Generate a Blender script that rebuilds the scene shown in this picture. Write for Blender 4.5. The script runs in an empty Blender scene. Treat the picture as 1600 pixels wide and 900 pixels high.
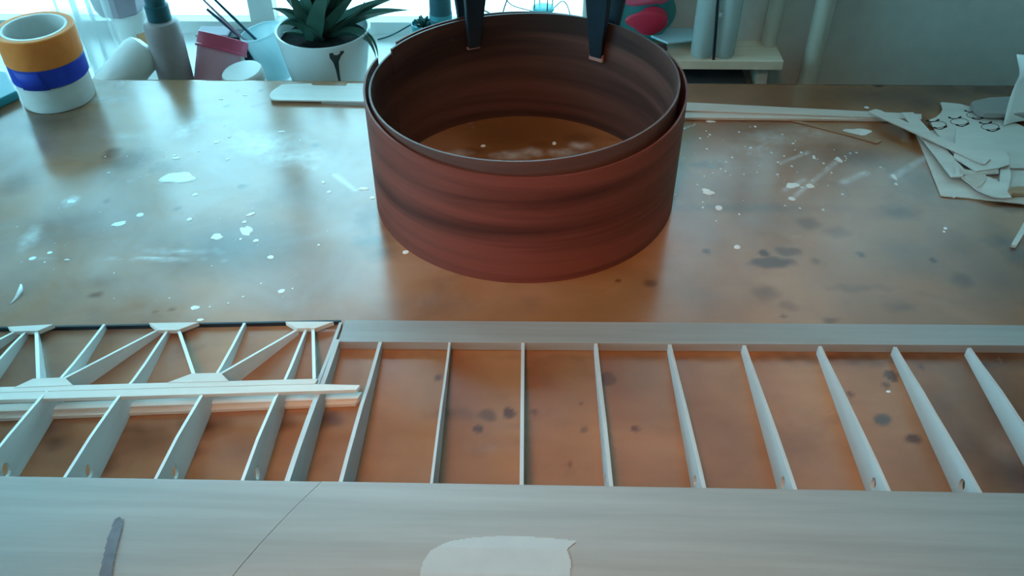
import bpy, bmesh, math, random
import numpy as np
from mathutils import Vector, Matrix
random.seed(7); rng = np.random.default_rng(7)
S = bpy.context.scene; COL = S.collection
pi = math.pi

# ------------------------------------------------------------------ camera
FPX, PITCH, ROLL, YAW, HC = 1382.69, 0.7167, -0.0032, 0.0209, 0.6125
def _axes():
    cp, sp = math.cos(PITCH), math.sin(PITCH)
    F = Vector((0, cp, -sp)); R = Vector((1, 0, 0)); U = Vector((0, sp, cp))
    c, s = math.cos(ROLL), math.sin(ROLL)
    R, U = c*R + s*U, -s*R + c*U
    M = Matrix.Rotation(YAW, 3, 'Z')
    return M @ R, M @ U, M @ F
CR, CU, CF = _axes(); CC = Vector((0, 0, HC))
cd = bpy.data.cameras.new('camera'); cam = bpy.data.objects.new('camera', cd); COL.objects.link(cam)
cd.sensor_width = 36; cd.lens = FPX*36/1600; cd.clip_start = .01; cd.clip_end = 300
cam.matrix_world = Matrix(((CR.x, CU.x, -CF.x, 0), (CR.y, CU.y, -CF.y, 0), (CR.z, CU.z, -CF.z, HC), (0, 0, 0, 1)))
S.camera = cam

# ------------------------------------------------------------------ world, light, exposure
SKY = (0.32, 0.80, 1.0); SKY_STRENGTH = 8.7
w = bpy.data.worlds.new('world'); S.world = w; w.use_nodes = True
bg = w.node_tree.nodes['Background']; bg.inputs[0].default_value = (*SKY, 1); bg.inputs[1].default_value = SKY_STRENGTH
S.view_settings.view_transform = 'Standard'; S.view_settings.look = 'None'
S.view_settings.exposure = 0; S.view_settings.gamma = 1; S.view_settings.use_curve_mapping = False
FILL_COLOR = (1.0, .48, .23); FILL_POWER = 118.0; FILL_LOC = (-.26, -.50, 1.42); FILL_AIM = (0.04, .54, 0)  # unseen warm fill added in place of a lens colour cast
S.cycles.max_bounces = 8; S.cycles.diffuse_bounces = 4; S.cycles.glossy_bounces = 4
S.cycles.transparent_max_bounces = 16; S.cycles.sample_clamp_indirect = 6

# ------------------------------------------------------------------ helpers
def at(px, py, z=0.0):
    """point of the horizontal plane at height z seen at photo position px, py"""
    d = CF + (px-800)/FPX*CR + (450-py)/FPX*CU
    t = (z-HC)/d.z
    return CC + t*d
def aty(px, py, Y):
    """point of the upright plane at depth Y seen at photo position px, py"""
    d = CF + (px-800)/FPX*CR + (450-py)/FPX*CU
    return CC + (Y/d.y)*d

def tag(o, label=None, cat=None, group=None, kind=None):
    if label: o['label'] = label
    if cat: o['category'] = cat
    if group: o['group'] = group
    if kind: o['kind'] = kind
    return o
def empty(name, loc, label, cat, group=None):
    o = bpy.data.objects.new(name, None); COL.objects.link(o); o.location = loc; o.empty_display_size = .02
    return tag(o, label, cat, group)
def link(name, me, m=None, parent=None, smooth=False):
    if m is not None and len(me.materials) == 0: me.materials.append(m)
    if smooth:
        for p in me.polygons: p.use_smooth = True
    o = bpy.data.objects.new(name, me); COL.objects.link(o)
    if parent is not None:
        o.parent = parent; o.location = -parent_world(parent)
    return o
def parent_world(p):
    v = Vector(p.location)
    q = p.parent
    while q is not None:
        v = v + Vector(q.location); q = q.parent
    return v
def smooth_by_angle(me, ang=40):
    me.update()
    bm = bmesh.new(); bm.from_mesh(me)
    for f in bm.faces: f.smooth = True
    for e in bm.edges:
        e.smooth = not (len(e.link_faces) == 2 and e.calc_face_angle(0) > math.radians(ang))
    bm.to_mesh(me); bm.free()

class MB:
    def __init__(s): s.v = []; s.f = []
    def add(s, vs, fs):
        b = len(s.v); s.v += [tuple(v) for v in vs]; s.f += [tuple(i+b for i in f) for f in fs]; return s
    def box(s, a, b):
        x0, y0, z0 = a; x1, y1, z1 = b
        return s.add([(x0,y0,z0),(x1,y0,z0),(x1,y1,z0),(x0,y1,z0),(x0,y0,z1),(x1,y0,z1),(x1,y1,z1),(x0,y1,z1)],
                     [(3,2,1,0),(4,5,6,7),(0,1,5,4),(1,2,6,5),(2,3,7,6),(3,0,4,7)])
    def prism(s, pts, off):
        """closed 3D outline extruded by the vector off"""
        n = len(pts); off = Vector(off); A = [Vector(p) for p in pts]
        return s.add(A + [p+off for p in A], [tuple(range(n))[::-1], tuple(range(n, 2*n))] +
                     [(i, (i+1) % n, n+(i+1) % n, n+i) for i in range(n)])
    def plate(s, xy, z0, z1):
        return s.prism([(p[0], p[1], z0) for p in xy], (0, 0, z1-z0))
    def tube(s, pts, r, n=8, caps=True):
        pts = [Vector(p) for p in pts]; rs = r if isinstance(r, (list, tuple)) else [r]*len(pts)
        rings = []
        ref = None
        for i, p in enumerate(pts):
            t = (pts[min(i+1, len(pts)-1)] - pts[max(i-1, 0)]).normalized()
            if ref is None:
                ref = t.orthogonal().normalized()
            a = (ref - t*ref.dot(t)).normalized(); b = t.cross(a); ref = a
            rings.append([p + rs[i]*(math.cos(2*pi*k/n)*a + math.sin(2*pi*k/n)*b) for k in range(n)])
        vs = [v for R in rings for v in R]; fs = []
        for i in range(len(pts)-1):
            for k in range(n): fs.append((i*n+k, i*n+(k+1) % n, (i+1)*n+(k+1) % n, (i+1)*n+k))
        if caps: fs += [tuple(range(n))[::-1], tuple(range((len(pts)-1)*n, len(pts)*n))]
        return s.add(vs, fs)
    def lathe(s, prof, n=48, M=None, closed=False, cap0=False, cap1=False):
        vs = []; fs = []; m = len(prof)
        for k in range(n):
            a = 2*pi*k/n
            for r, z in prof: vs.append(Vector((r*math.cos(a), r*math.sin(a), z)))
        for k in range(n):
            k2 = (k+1) % n
            for j in range(m if closed else m-1):
                j2 = (j+1) % m; fs.append((k*m+j, k2*m+j, k2*m+j2, k*m+j2))
        if cap0: fs.append(tuple(k*m for k in range(n))[::-1])
        if cap1: fs.append(tuple(k*m+m-1 for k in range(n)))
        if M is not None: vs = [M @ v for v in vs]
        return s.add(vs, fs)
    def mesh(s, name):
        me = bpy.data.meshes.new(name); me.from_pydata([tuple(v) for v in s.v], [], s.f); me.update()
        return me
    def build(s, name, m, parent=None, smooth=None, bevel=0):
        me = s.mesh(name)
        bm = bmesh.new(); bm.from_mesh(me)
        bmesh.ops.recalc_face_normals(bm, faces=bm.faces[:])
        bm.to_mesh(me); bm.free()
        o = link(name, me, m, parent)
        if bevel:
            bv = o.modifiers.new('bevel', 'BEVEL'); bv.width = bevel; bv.segments = 2; bv.limit_method = 'ANGLE'
        if smooth: smooth_by_angle(me, smooth)
        return o
def tilt(loc, rx=0, ry=0, rz=0):
    return Matrix.Translation(Vector(loc)) @ Matrix.Rotation(rz, 4, 'Z') @ Matrix.Rotation(ry, 4, 'Y') @ Matrix.Rotation(rx, 4, 'X')

# ------------------------------------------------------------------ materials
def nodes(m):
    m.use_nodes = True; return m.node_tree.nodes, m.node_tree.links
def simple(name, c, rough=.5, spec=.5, noise=.08, scale=30, stretch=(1, 1, 1), bump=0, trans=0, alpha=1, sub=0, metal=0, coat=0):
    m = bpy.data.materials.new(name); n, l = nodes(m); b = n['Principled BSDF']
    b.inputs['Roughness'].default_value = rough; b.inputs['Specular IOR Level'].default_value = spec
    b.inputs['Transmission Weight'].default_value = trans; b.inputs['Metallic'].default_value = metal
    b.inputs['Alpha'].default_value = alpha; b.inputs['Coat Weight'].default_value = coat
    if sub:
        b.inputs['Subsurface Weight'].default_value = sub; b.inputs['Subsurface Radius'].default_value = (.02, .02, .02)
        b.inputs['Subsurface Scale'].default_value = 1.0
    tc = n.new('ShaderNodeTexCoord'); mp = n.new('ShaderNodeMapping'); mp.inputs['Scale'].default_value = stretch
    no = n.new('ShaderNodeTexNoise'); no.inputs['Scale'].default_value = scale; no.inputs['Detail'].default_value = 6
    l.new(tc.outputs['Object'], mp.inputs[0]); l.new(mp.outputs[0], no.inputs[0])
    cr = n.new('ShaderNodeValToRGB')
    cr.color_ramp.elements[0].position = .3; cr.color_ramp.elements[1].position = .7
    cr.color_ramp.elements[0].color = (*[max(0, x*(1-noise)) for x in c], 1)
    cr.color_ramp.elements[1].color = (*[min(1, x*(1+noise)) for x in c], 1)
    l.new(no.outputs[0], cr.inputs[0]); l.new(cr.outputs[0], b.inputs['Base Color'])
    if bump:
        bp = n.new('ShaderNodeBump'); bp.inputs['Strength'].default_value = bump; bp.inputs['Distance'].default_value = .002
        l.new(no.outputs[0], bp.inputs['Height']); l.new(bp.outputs[0], b.inputs['Normal'])
    return m
def pane_mat(name, tint=(1, 1, 1), gloss=.08, dens=1.0):
    """thin clear sheet: lets light through, mirrors a little"""
    m = bpy.data.materials.new(name); n, l = nodes(m); n.remove(n['Principled BSDF'])
    t = n.new('ShaderNodeBsdfTransparent'); t.inputs[0].default_value = (*tint, 1)
    g = n.new('ShaderNodeBsdfGlossy'); g.inputs['Roughness'].default_value = .05
    fr = n.new('ShaderNodeFresnel'); fr.inputs[0].default_value = 1.45
    mul = n.new('ShaderNodeMath'); mul.operation = 'MULTIPLY'; mul.inputs[1].default_value = dens
    mx = n.new('ShaderNodeMixShader')
    l.new(fr.outputs[0], mul.inputs[0]); l.new(mul.outputs[0], mx.inputs[0]); l.new(t.outputs[0], mx.inputs[1]); l.new(g.outputs[0], mx.inputs[2])
    l.new(mx.outputs[0], n['Material Output'].inputs[0]); return m
def milky_mat(name, c, clear=.4, rough=.3):
    """translucent plastic or thin cloth"""
    m = bpy.data.materials.new(name); n, l = nodes(m); b = n['Principled BSDF']
    b.inputs['Base Color'].default_value = (*c, 1); b.inputs['Roughness'].default_value = rough
    tl = n.new('ShaderNodeBsdfTranslucent'); tl.inputs[0].default_value = (*c, 1)
    tr = n.new('ShaderNodeBsdfTransparent'); tr.inputs[0].default_value = (*[min(1, .4+.6*x) for x in c], 1)
    m1 = n.new('ShaderNodeMixShader'); m1.inputs[0].default_value = .5
    m2 = n.new('ShaderNodeMixShader'); m2.inputs[0].default_value = clear
    no = n.new('ShaderNodeTexNoise'); no.inputs['Scale'].default_value = 25
    bp = n.new('ShaderNodeBump'); bp.inputs['Strength'].default_value = .15; bp.inputs['Distance'].default_value = .003
    l.new(no.outputs[0], bp.inputs['Height']); l.new(bp.outputs[0], b.inputs['Normal'])
    l.new(b.outputs[0], m1.inputs[1]); l.new(tl.outputs[0], m1.inputs[2]); l.new(m1.outputs[0], m2.inputs[1]); l.new(tr.outputs[0], m2.inputs[2])
    l.new(m2.outputs[0], n['Material Output'].inputs[0]); return m

def table_mat():
    m = bpy.data.materials.new('varnished_board'); n, l = nodes(m); b = n['Principled BSDF']
    tc = n.new('ShaderNodeTexCoord')
    def noise(scale, det=5, st=(1, 1, 1), dist=0):
        mp = n.new('ShaderNodeMapping'); mp.inputs['Scale'].default_value = st
        no = n.new('ShaderNodeTexNoise'); no.inputs['Scale'].default_value = scale; no.inputs['Detail'].default_value = det
        no.inputs['Distortion'].default_value = dist
        l.new(tc.outputs['Object'], mp.inputs[0]); l.new(mp.outputs[0], no.inputs[0]); return no.outputs[0]
    def ramp(src, p0, c0, p1, c1):
        r = n.new('ShaderNodeValToRGB'); e = r.color_ramp.elements
        e[0].position = p0; e[0].color = (*c0, 1); e[1].position = p1; e[1].color = (*c1, 1); l.new(src, r.inputs[0]); return r.outputs[0]
    def mix(fac, a, bcol):
        x = n.new('ShaderNodeMix'); x.data_type = 'RGBA'
        l.new(fac, x.inputs[0])
        for k, v in ((6, a), (7, bcol)):
            if isinstance(v, tuple): x.inputs[k].default_value = (*v, 1)
            else: l.new(v, x.inputs[k])
        return x.outputs[2]
    big = noise(5.5, 6, (1, 1, 1), .6)
    base = ramp(big, .35, (.27, .105, .036), .66, (.44, .19, .075))
    fine = noise(60, 6, (.35, 1, 1))
    base = mix(ramp(fine, .35, (0, 0, 0), .75, (.28, .28, .28)), base, (.25, .10, .035))
    mot = noise(14, 4, (1, 1, 1), 1.0)
    base = mix(ramp(mot, .58, (0, 0, 0), .72, (.35, .35, .35)), base, (.16, .055, .018))
    st = n.new('ShaderNodeAttribute'); st.attribute_name = 'stain'
    dk = n.new('ShaderNodeAttribute'); dk.attribute_name = 'soot'
    sm = n.new('ShaderNodeAttribute'); sm.attribute_name = 'smear'
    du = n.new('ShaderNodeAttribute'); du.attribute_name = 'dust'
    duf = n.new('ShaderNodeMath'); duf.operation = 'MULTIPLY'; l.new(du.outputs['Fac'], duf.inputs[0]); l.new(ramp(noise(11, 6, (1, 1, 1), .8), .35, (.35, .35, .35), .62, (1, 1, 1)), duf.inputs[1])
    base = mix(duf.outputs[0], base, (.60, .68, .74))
    base = mix(st.outputs['Fac'], base, (.10, .026, .007))
    base = mix(dk.outputs['Fac'], base, (.055, .042, .036))
    sn = noise(90, 4, (1, 1, 1))
    smf = n.new('ShaderNodeMath'); smf.operation = 'MULTIPLY'
    l.new(sm.outputs['Fac'], smf.inputs[0]); l.new(ramp(sn, .3, (.45, .45, .45), .65, (1, 1, 1)), smf.inputs[1])
    base = mix(smf.outputs[0], base, (.80, .80, .78))
    l.new(base, b.inputs['Base Color'])
    rn = noise(9, 5); rr = n.new('ShaderNodeMapRange'); rr.inputs[1].default_value = .3; rr.inputs[2].default_value = .7
    rr.inputs[3].default_value = .17; rr.inputs[4].default_value = .28
    l.new(rn, rr.inputs[0]); l.new(rr.outputs[0], b.inputs['Roughness'])
    b.inputs['Specular IOR Level'].default_value = .95
    bp = n.new('ShaderNodeBump'); bp.inputs['Strength'].default_value = .05; bp.inputs['Distance'].default_value = .001
    l.new(fine, bp.inputs['Height']); l.new(bp.outputs[0], b.inputs['Normal'])
    return m

def veneer_mat(name='red_brown_veneer', d0=(.055, .0125, .0095), d1=(.215, .050, .035)):
    m = bpy.data.materials.new(name); n, l = nodes(m); b = n['Principled BSDF']
    tc = n.new('ShaderNodeTexCoord')
    mp = n.new('ShaderNodeMapping'); mp.inputs['Scale'].default_value = (1.2, 1.2, 22)
    no = n.new('ShaderNodeTexNoise'); no.inputs['Scale'].default_value = 1.6; no.inputs['Detail'].default_value = 3; no.inputs['Distortion'].default_value = .5
    l.new(tc.outputs['Object'], mp.inputs[0]); l.new(mp.outputs[0], no.inputs[0])
    cr = n.new('ShaderNodeValToRGB'); e = cr.color_ramp.elements
    e[0].position = .36; e[0].color = (*d0, 1); e[1].position = .62; e[1].color = (*d1, 1)
    l.new(no.outputs[0], cr.inputs[0])
    mp2 = n.new('ShaderNodeMapping'); mp2.inputs['Scale'].default_value = (6, 6, 160)
    n2 = n.new('ShaderNodeTexNoise'); n2.inputs['Scale'].default_value = 3; n2.inputs['Detail'].default_value = 5
    l.new(tc.outputs['Object'], mp2.inputs[0]); l.new(mp2.outputs[0], n2.inputs[0])
    mx = n.new('ShaderNodeMix'); mx.data_type = 'RGBA'; mx.blend_type = 'MULTIPLY'; mx.inputs[0].default_value = .2
    l.new(cr.outputs[0], mx.inputs[6]); l.new(n2.outputs[0], mx.inputs[7])
    l.new(mx.outputs[2], b.inputs['Base Color']); b.inputs['Roughness'].default_value = .5; b.inputs['Specular IOR Level'].default_value = .3
    bp = n.new('ShaderNodeBump'); bp.inputs['Strength'].default_value = .25; bp.inputs['Distance'].default_value = .004
    l.new(no.outputs[0], bp.inputs['Height']); l.new(bp.outputs[0], b.inputs['Normal'])
    return m

def balsa_mat(name, c0, c1, axis=0, rough=.5):
    m = bpy.data.materials.new(name); n, l = nodes(m); b = n['Principled BSDF']
    tc = n.new('ShaderNodeTexCoord'); mp = n.new('ShaderNodeMapping')
    st = [38, 38, 38]; st[axis] = 2.2; mp.inputs['Scale'].default_value = st
    no = n.new('ShaderNodeTexNoise'); no.inputs['Scale'].default_value = 1.4; no.inputs['Detail'].default_value = 6; no.inputs['Roughness'].default_value = .6
    l.new(tc.outputs['Object'], mp.inputs[0]); l.new(mp.outputs[0], no.inputs[0])
    cr = n.new('ShaderNodeValToRGB'); e = cr.color_ramp.elements
    e[0].position = .3; e[0].color = (*c0, 1); e[1].position = .7; e[1].color = (*c1, 1)
    l.new(no.outputs[0], cr.inputs[0]); l.new(cr.outputs[0], b.inputs['Base Color'])
    b.inputs['Roughness'].default_value = rough; b.inputs['Specular IOR Level'].default_value = .5 if rough < .45 else .3
    bp = n.new('ShaderNodeBump'); bp.inputs['Strength'].default_value = .06; bp.inputs['Distance'].default_value = .001
    l.new(no.outputs[0], bp.inputs['Height']); l.new(bp.outputs[0], b.inputs['Normal'])
    return m

M = {}
M['table'] = table_mat(); M['veneer'] = veneer_mat(); M['veneer_in'] = veneer_mat('unsealed_brown_veneer', (.045, .024, .022), (.15, .065, .052))  # inner wrap greyed to imitate veiling glare from the window
M['balsa'] = balsa_mat('balsa_along', (.275, .255, .24), (.36, .34, .325), 0)
M['balsa_y'] = balsa_mat('balsa_across', (.46, .45, .44), (.56, .545, .535), 1)
M['ply'] = balsa_mat('pale_plywood', (.62, .58, .53), (.74, .70, .65), 0, .36)  # plywood; on the left wing spars and gussets it paints in brighter light
M['ply_y'] = balsa_mat('pale_plywood_across', (.60, .60, .58), (.72, .71, .69), 1, .40)  # left ribs and braces, paler to paint in the brighter light there
M['wall'] = simple('painted_plaster', (.62, .60, .56), .8, .2, .04, 40, bump=.1)
M['wall_warm'] = simple('warm_plaster', (.70, .66, .60), .8, .2, .04, 20)
M['floor'] = simple('floor_boards', (.35, .22, .13), .5, .3, .2, 6, (1, 8, 1))
M['white_paint'] = simple('white_gloss_paint', (.82, .82, .80), .3, .5, .03, 20)
M['glass'] = pane_mat('window_glass')
M['outside'] = simple('pale_paving', (.75, .75, .75), .9, .1, .06, .5)
M['black'] = simple('blue_black_plastic', (.008, .022, .034), .45, .4, .2, 60)  # black plastic with bluish lens flare mixed into its colour
M['pink_pad'] = simple('dull_pink_pad', (.45, .22, .19), .7, .2, .1, 60)
M['steel'] = simple('dull_steel', (.45, .45, .45), .35, .5, .05, 60, metal=1)
M['glue'] = simple('dried_white_glue', (.86, .88, .86), .25, .5, .05, 200)
M['mark'] = simple('grey_marker_ink', (.15, .15, .17), .7, .2, .15, 120)
M['filler'] = simple('pale_filler', (.42, .43, .43), .3, .5, .04, 60)
M['orange'] = simple('orange_masking_tape', (1.0, .24, .05), .55, .3, .06, 80, sub=.5)
M['blue_tape'] = simple('blue_masking_tape', (.02, .05, .46), .5, .3, .08, 80)
M['white_tape'] = simple('white_tape', (.88, .87, .83), .5, .3, .03, 80, sub=.6)
M['card'] = simple('cardboard_core', (.62, .56, .50), .8, .2, .08, 80)
M['dark_wood'] = simple('thin_brown_veneer', (.36, .20, .11), .5, .4, .15, 40, (1, 6, 1))
M['slot'] = simple('laser_burnt_edge', (.05, .035, .028), .8, .2, .2, 90)
M['teal'] = simple('teal_plastic', (.03, .28, .34), .4, .5, .06, 40)
M['teal_dark'] = simple('dark_teal_plastic', (.006, .09, .12), .35, .5, .08, 40)
M['white_plastic'] = simple('white_plastic', (.86, .86, .83), .4, .4, .03, 30, sub=.4)
M['grey_plastic'] = simple('greyish_pink_plastic', (.40, .34, .34), .4, .4, .08, 30)
M['lilac'] = simple('lilac_plastic', (.42, .36, .42), .5, .3, .06, 30)
M['pink'] = milky_mat('pink_plastic', (1.0, .70, .76), .12, .35)
M['pink_dark'] = simple('dark_pink_plastic', (.72, .09, .17), .4, .4, .08, 30)
M['cabinet'] = simple('dark_teal_cabinet_paint', (.055, .085, .10), .55, .3, .08, 20)
M['navy'] = simple('dark_navy_card', (.015, .035, .05), .6, .3, .1, 40)
M['cream'] = simple('cream_painted_wood', (.72, .64, .50), .45, .4, .06, 20, (1, 6, 1))
M['ceramic'] = simple('white_glazed_ceramic', (.70, .78, .80), .25, .5, .03, 20)
M['soil'] = simple('dark_soil', (.012, .014, .014), .9, .1, .4, 120, bump=.6)
M['aloe'] = simple('aloe_green', (.05, .14, .11), .4, .5, .25, 25)
M['succ'] = simple('succulent_green', (.02, .09, .08), .5, .4, .2, 40)
M['clear'] = milky_mat('cloudy_clear_plastic', (.80, .88, .88), .45, .2)
M['tumbler'] = milky_mat('frosted_tumbler', (.75, .88, .9), .45, .2)
M['bag'] = milky_mat('teal_bag_film', (.12, .42, .42), .15, .2)
M['red'] = simple('red_toy', (.55, .025, .06), .45, .4, .12, 20)
M['pinkred'] = simple('pink_red_cloth', (.72, .11, .19), .6, .3, .12, 20)
M['maroon'] = simple('maroon_card', (.055, .018, .022), .6, .3, .1, 30)
M['blue_card'] = simple('light_blue_card', (.38, .62, .70), .5, .4, .04, 30)
M['pipe'] = simple('cream_pipe_paint', (.58, .58, .50), .4, .5, .04, 20)
M['curtain'] = milky_mat('sheer_curtain', (.82, .86, .86), .5, .8)
M['curtain2'] = milky_mat('net_curtain', (.70, .70, .68), .30, .8)
M['wire'] = simple('cable_rubber', (.02, .10, .11), .5, .4, .1, 50)
M['paper'] = simple('white_paper', (.78, .78, .75), .6, .3, .03, 30)
M['apricot'] = simple('apricot_label', (.80, .42, .22), .6, .3, .06, 40)
M['lamp_shade'] = simple('lamp_shade_cloth', (.8, .7, .55), .8, .2, .05, 30)
M['drip'] = simple('dark_drip_stain', (.035, .055, .06), .5, .4, .2, 60)
M['cyan_lid'] = simple('cyan_lid_plastic', (.05, .55, .60), .4, .4, .05, 30)
M['leg'] = simple('bench_leg_wood', (.36, .22, .12), .6, .3, .15, 20)

# ------------------------------------------------------------------ room
WY, RV = 1.33, 1.50                       # wall face, depth of the glazing
ZF, ZC = -.78, 1.75                       # floor, ceiling
XL, XR, YB = -1.75, 2.0, -2.0
W1 = (-1.25, .115, -.09, 1.42)              # window 1: x0 x1 z0 z1
W2 = (.20, .98, .24, 1.42)
def struct(name, mb, m, parent=None, smooth=None):
    o = mb.build(name, m, parent, smooth)
    if parent is None: o['kind'] = 'structure'
    return o
struct('floor', MB().box((XL-.1, YB-.1, ZF-.08), (XR+.1, RV+.10, ZF)), M['floor'])
struct('ceiling', MB().box((XL-.1, YB-.1, ZC), (XR+.1, RV+.10, ZC+.08)), M['wall_warm'])
W4 = (-.45, 1.05, .08, 1.40)                 # unseen side window added for fill from the left: y0 y1 z0 z1
b = MB(); b.box((XL-.1, YB-.1, ZF), (XL, W4[0], ZC)); b.box((XL-.1, W4[1], ZF), (XL, RV+.10, ZC))
b.box((XL-.1, W4[0], ZF), (XL, W4[1], W4[2])); b.box((XL-.1, W4[0], W4[3]), (XL, W4[1], ZC))
struct('wall_left', b, M['wall'])
b = MB(); fx0, fx1 = XL-.09, XL-.04
b.box((fx0, W4[0], W4[2]), (fx1, W4[1], W4[2]+.03)); b.box((fx0, W4[0], W4[3]-.03), (fx1, W4[1], W4[3]))
b.box((fx0, W4[0], W4[2]+.03), (fx1, W4[0]+.03, W4[3]-.03)); b.box((fx0, W4[1]-.03, W4[2]+.03), (fx1, W4[1], W4[3]-.03))
o4 = struct('window_3', b, M['white_paint'])
MB().box((fx0+.02, W4[0]+.03, W4[2]+.03), (fx0+.024, W4[1]-.03, W4[3]-.03)).build('pane', M['glass'], o4)
struct('wall_right', MB().box((XR, YB-.1, ZF), (XR+.1, RV+.10, ZC)), M['wall_warm'])
b = MB().box((XL, YB-.1, ZF), (XR, YB, ZC))
struct('wall_rear', b, M['wall_warm'])
b = MB(); y0, y1 = WY, RV+.10
b.box((XL, y0, ZF), (W1[0], y1, ZC)); b.box((W1[0], y0, ZF), (W1[1], y1, W1[2]-.03)); b.box((W1[0], y0, W1[3]), (W1[1], y1, ZC))
b.box((W1[1], y0, ZF), (W2[0], y1, ZC)); b.box((W2[0], y0, ZF), (W2[1], y1, W2[2])); b.box((W2[0], y0, W2[3]), (W2[1], y1, ZC))
b.box((W2[1], y0, ZF), (XR, y1, ZC))
struct('wall_back', b, M['wall'])
def window(name, W, mull, RV=RV):
    x0, x1, z0, z1 = W; fr = .022; d0, d1 = RV, RV+.05
    f = MB()
    f.box((x0, d0, z0), (x1, d1, z0+fr)); f.box((x0, d0, z1-.05), (x1, d1, z1))
    f.box((x0, d0, z0+fr), (x0+.04, d1, z1-.05)); f.box((x1-.02, d0, z0+fr), (x1, d1, z1-.05))
    o = struct(name, f, M['white_paint'])
    edges = [x0+.04] + mull + [x1-.02]
    for k, mxx in enumerate(mull):
        MB().box((mxx-.022, d0+.002, z0+fr), (mxx+.022, d1-.002, z1-.05)).build('mullion', M['white_paint'], o)
    for k in range(len(edges)-1):
        a = edges[k] + (.022 if k else 0); c = edges[k+1] - (.022 if k < len(mull) else 0)
        MB().box((a, d0+.022, z0+fr), (c, d0+.026, z1-.05)).build('pane', M['glass'], o)
    return o
window('window_1', W1, [aty(408, 20, RV).x])
window('window_2', W2, [.60])
struct('trim_1', MB().box((W1[0]-.03, 1.168, W1[2]-.028), (W1[1]+.02, RV, W1[2])), M['white_paint'])       # window board
g = MB().box((-40, RV+.4, -3.2), (40, 60, -3.0)); og = struct('ground', g, M['outside'])

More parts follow.
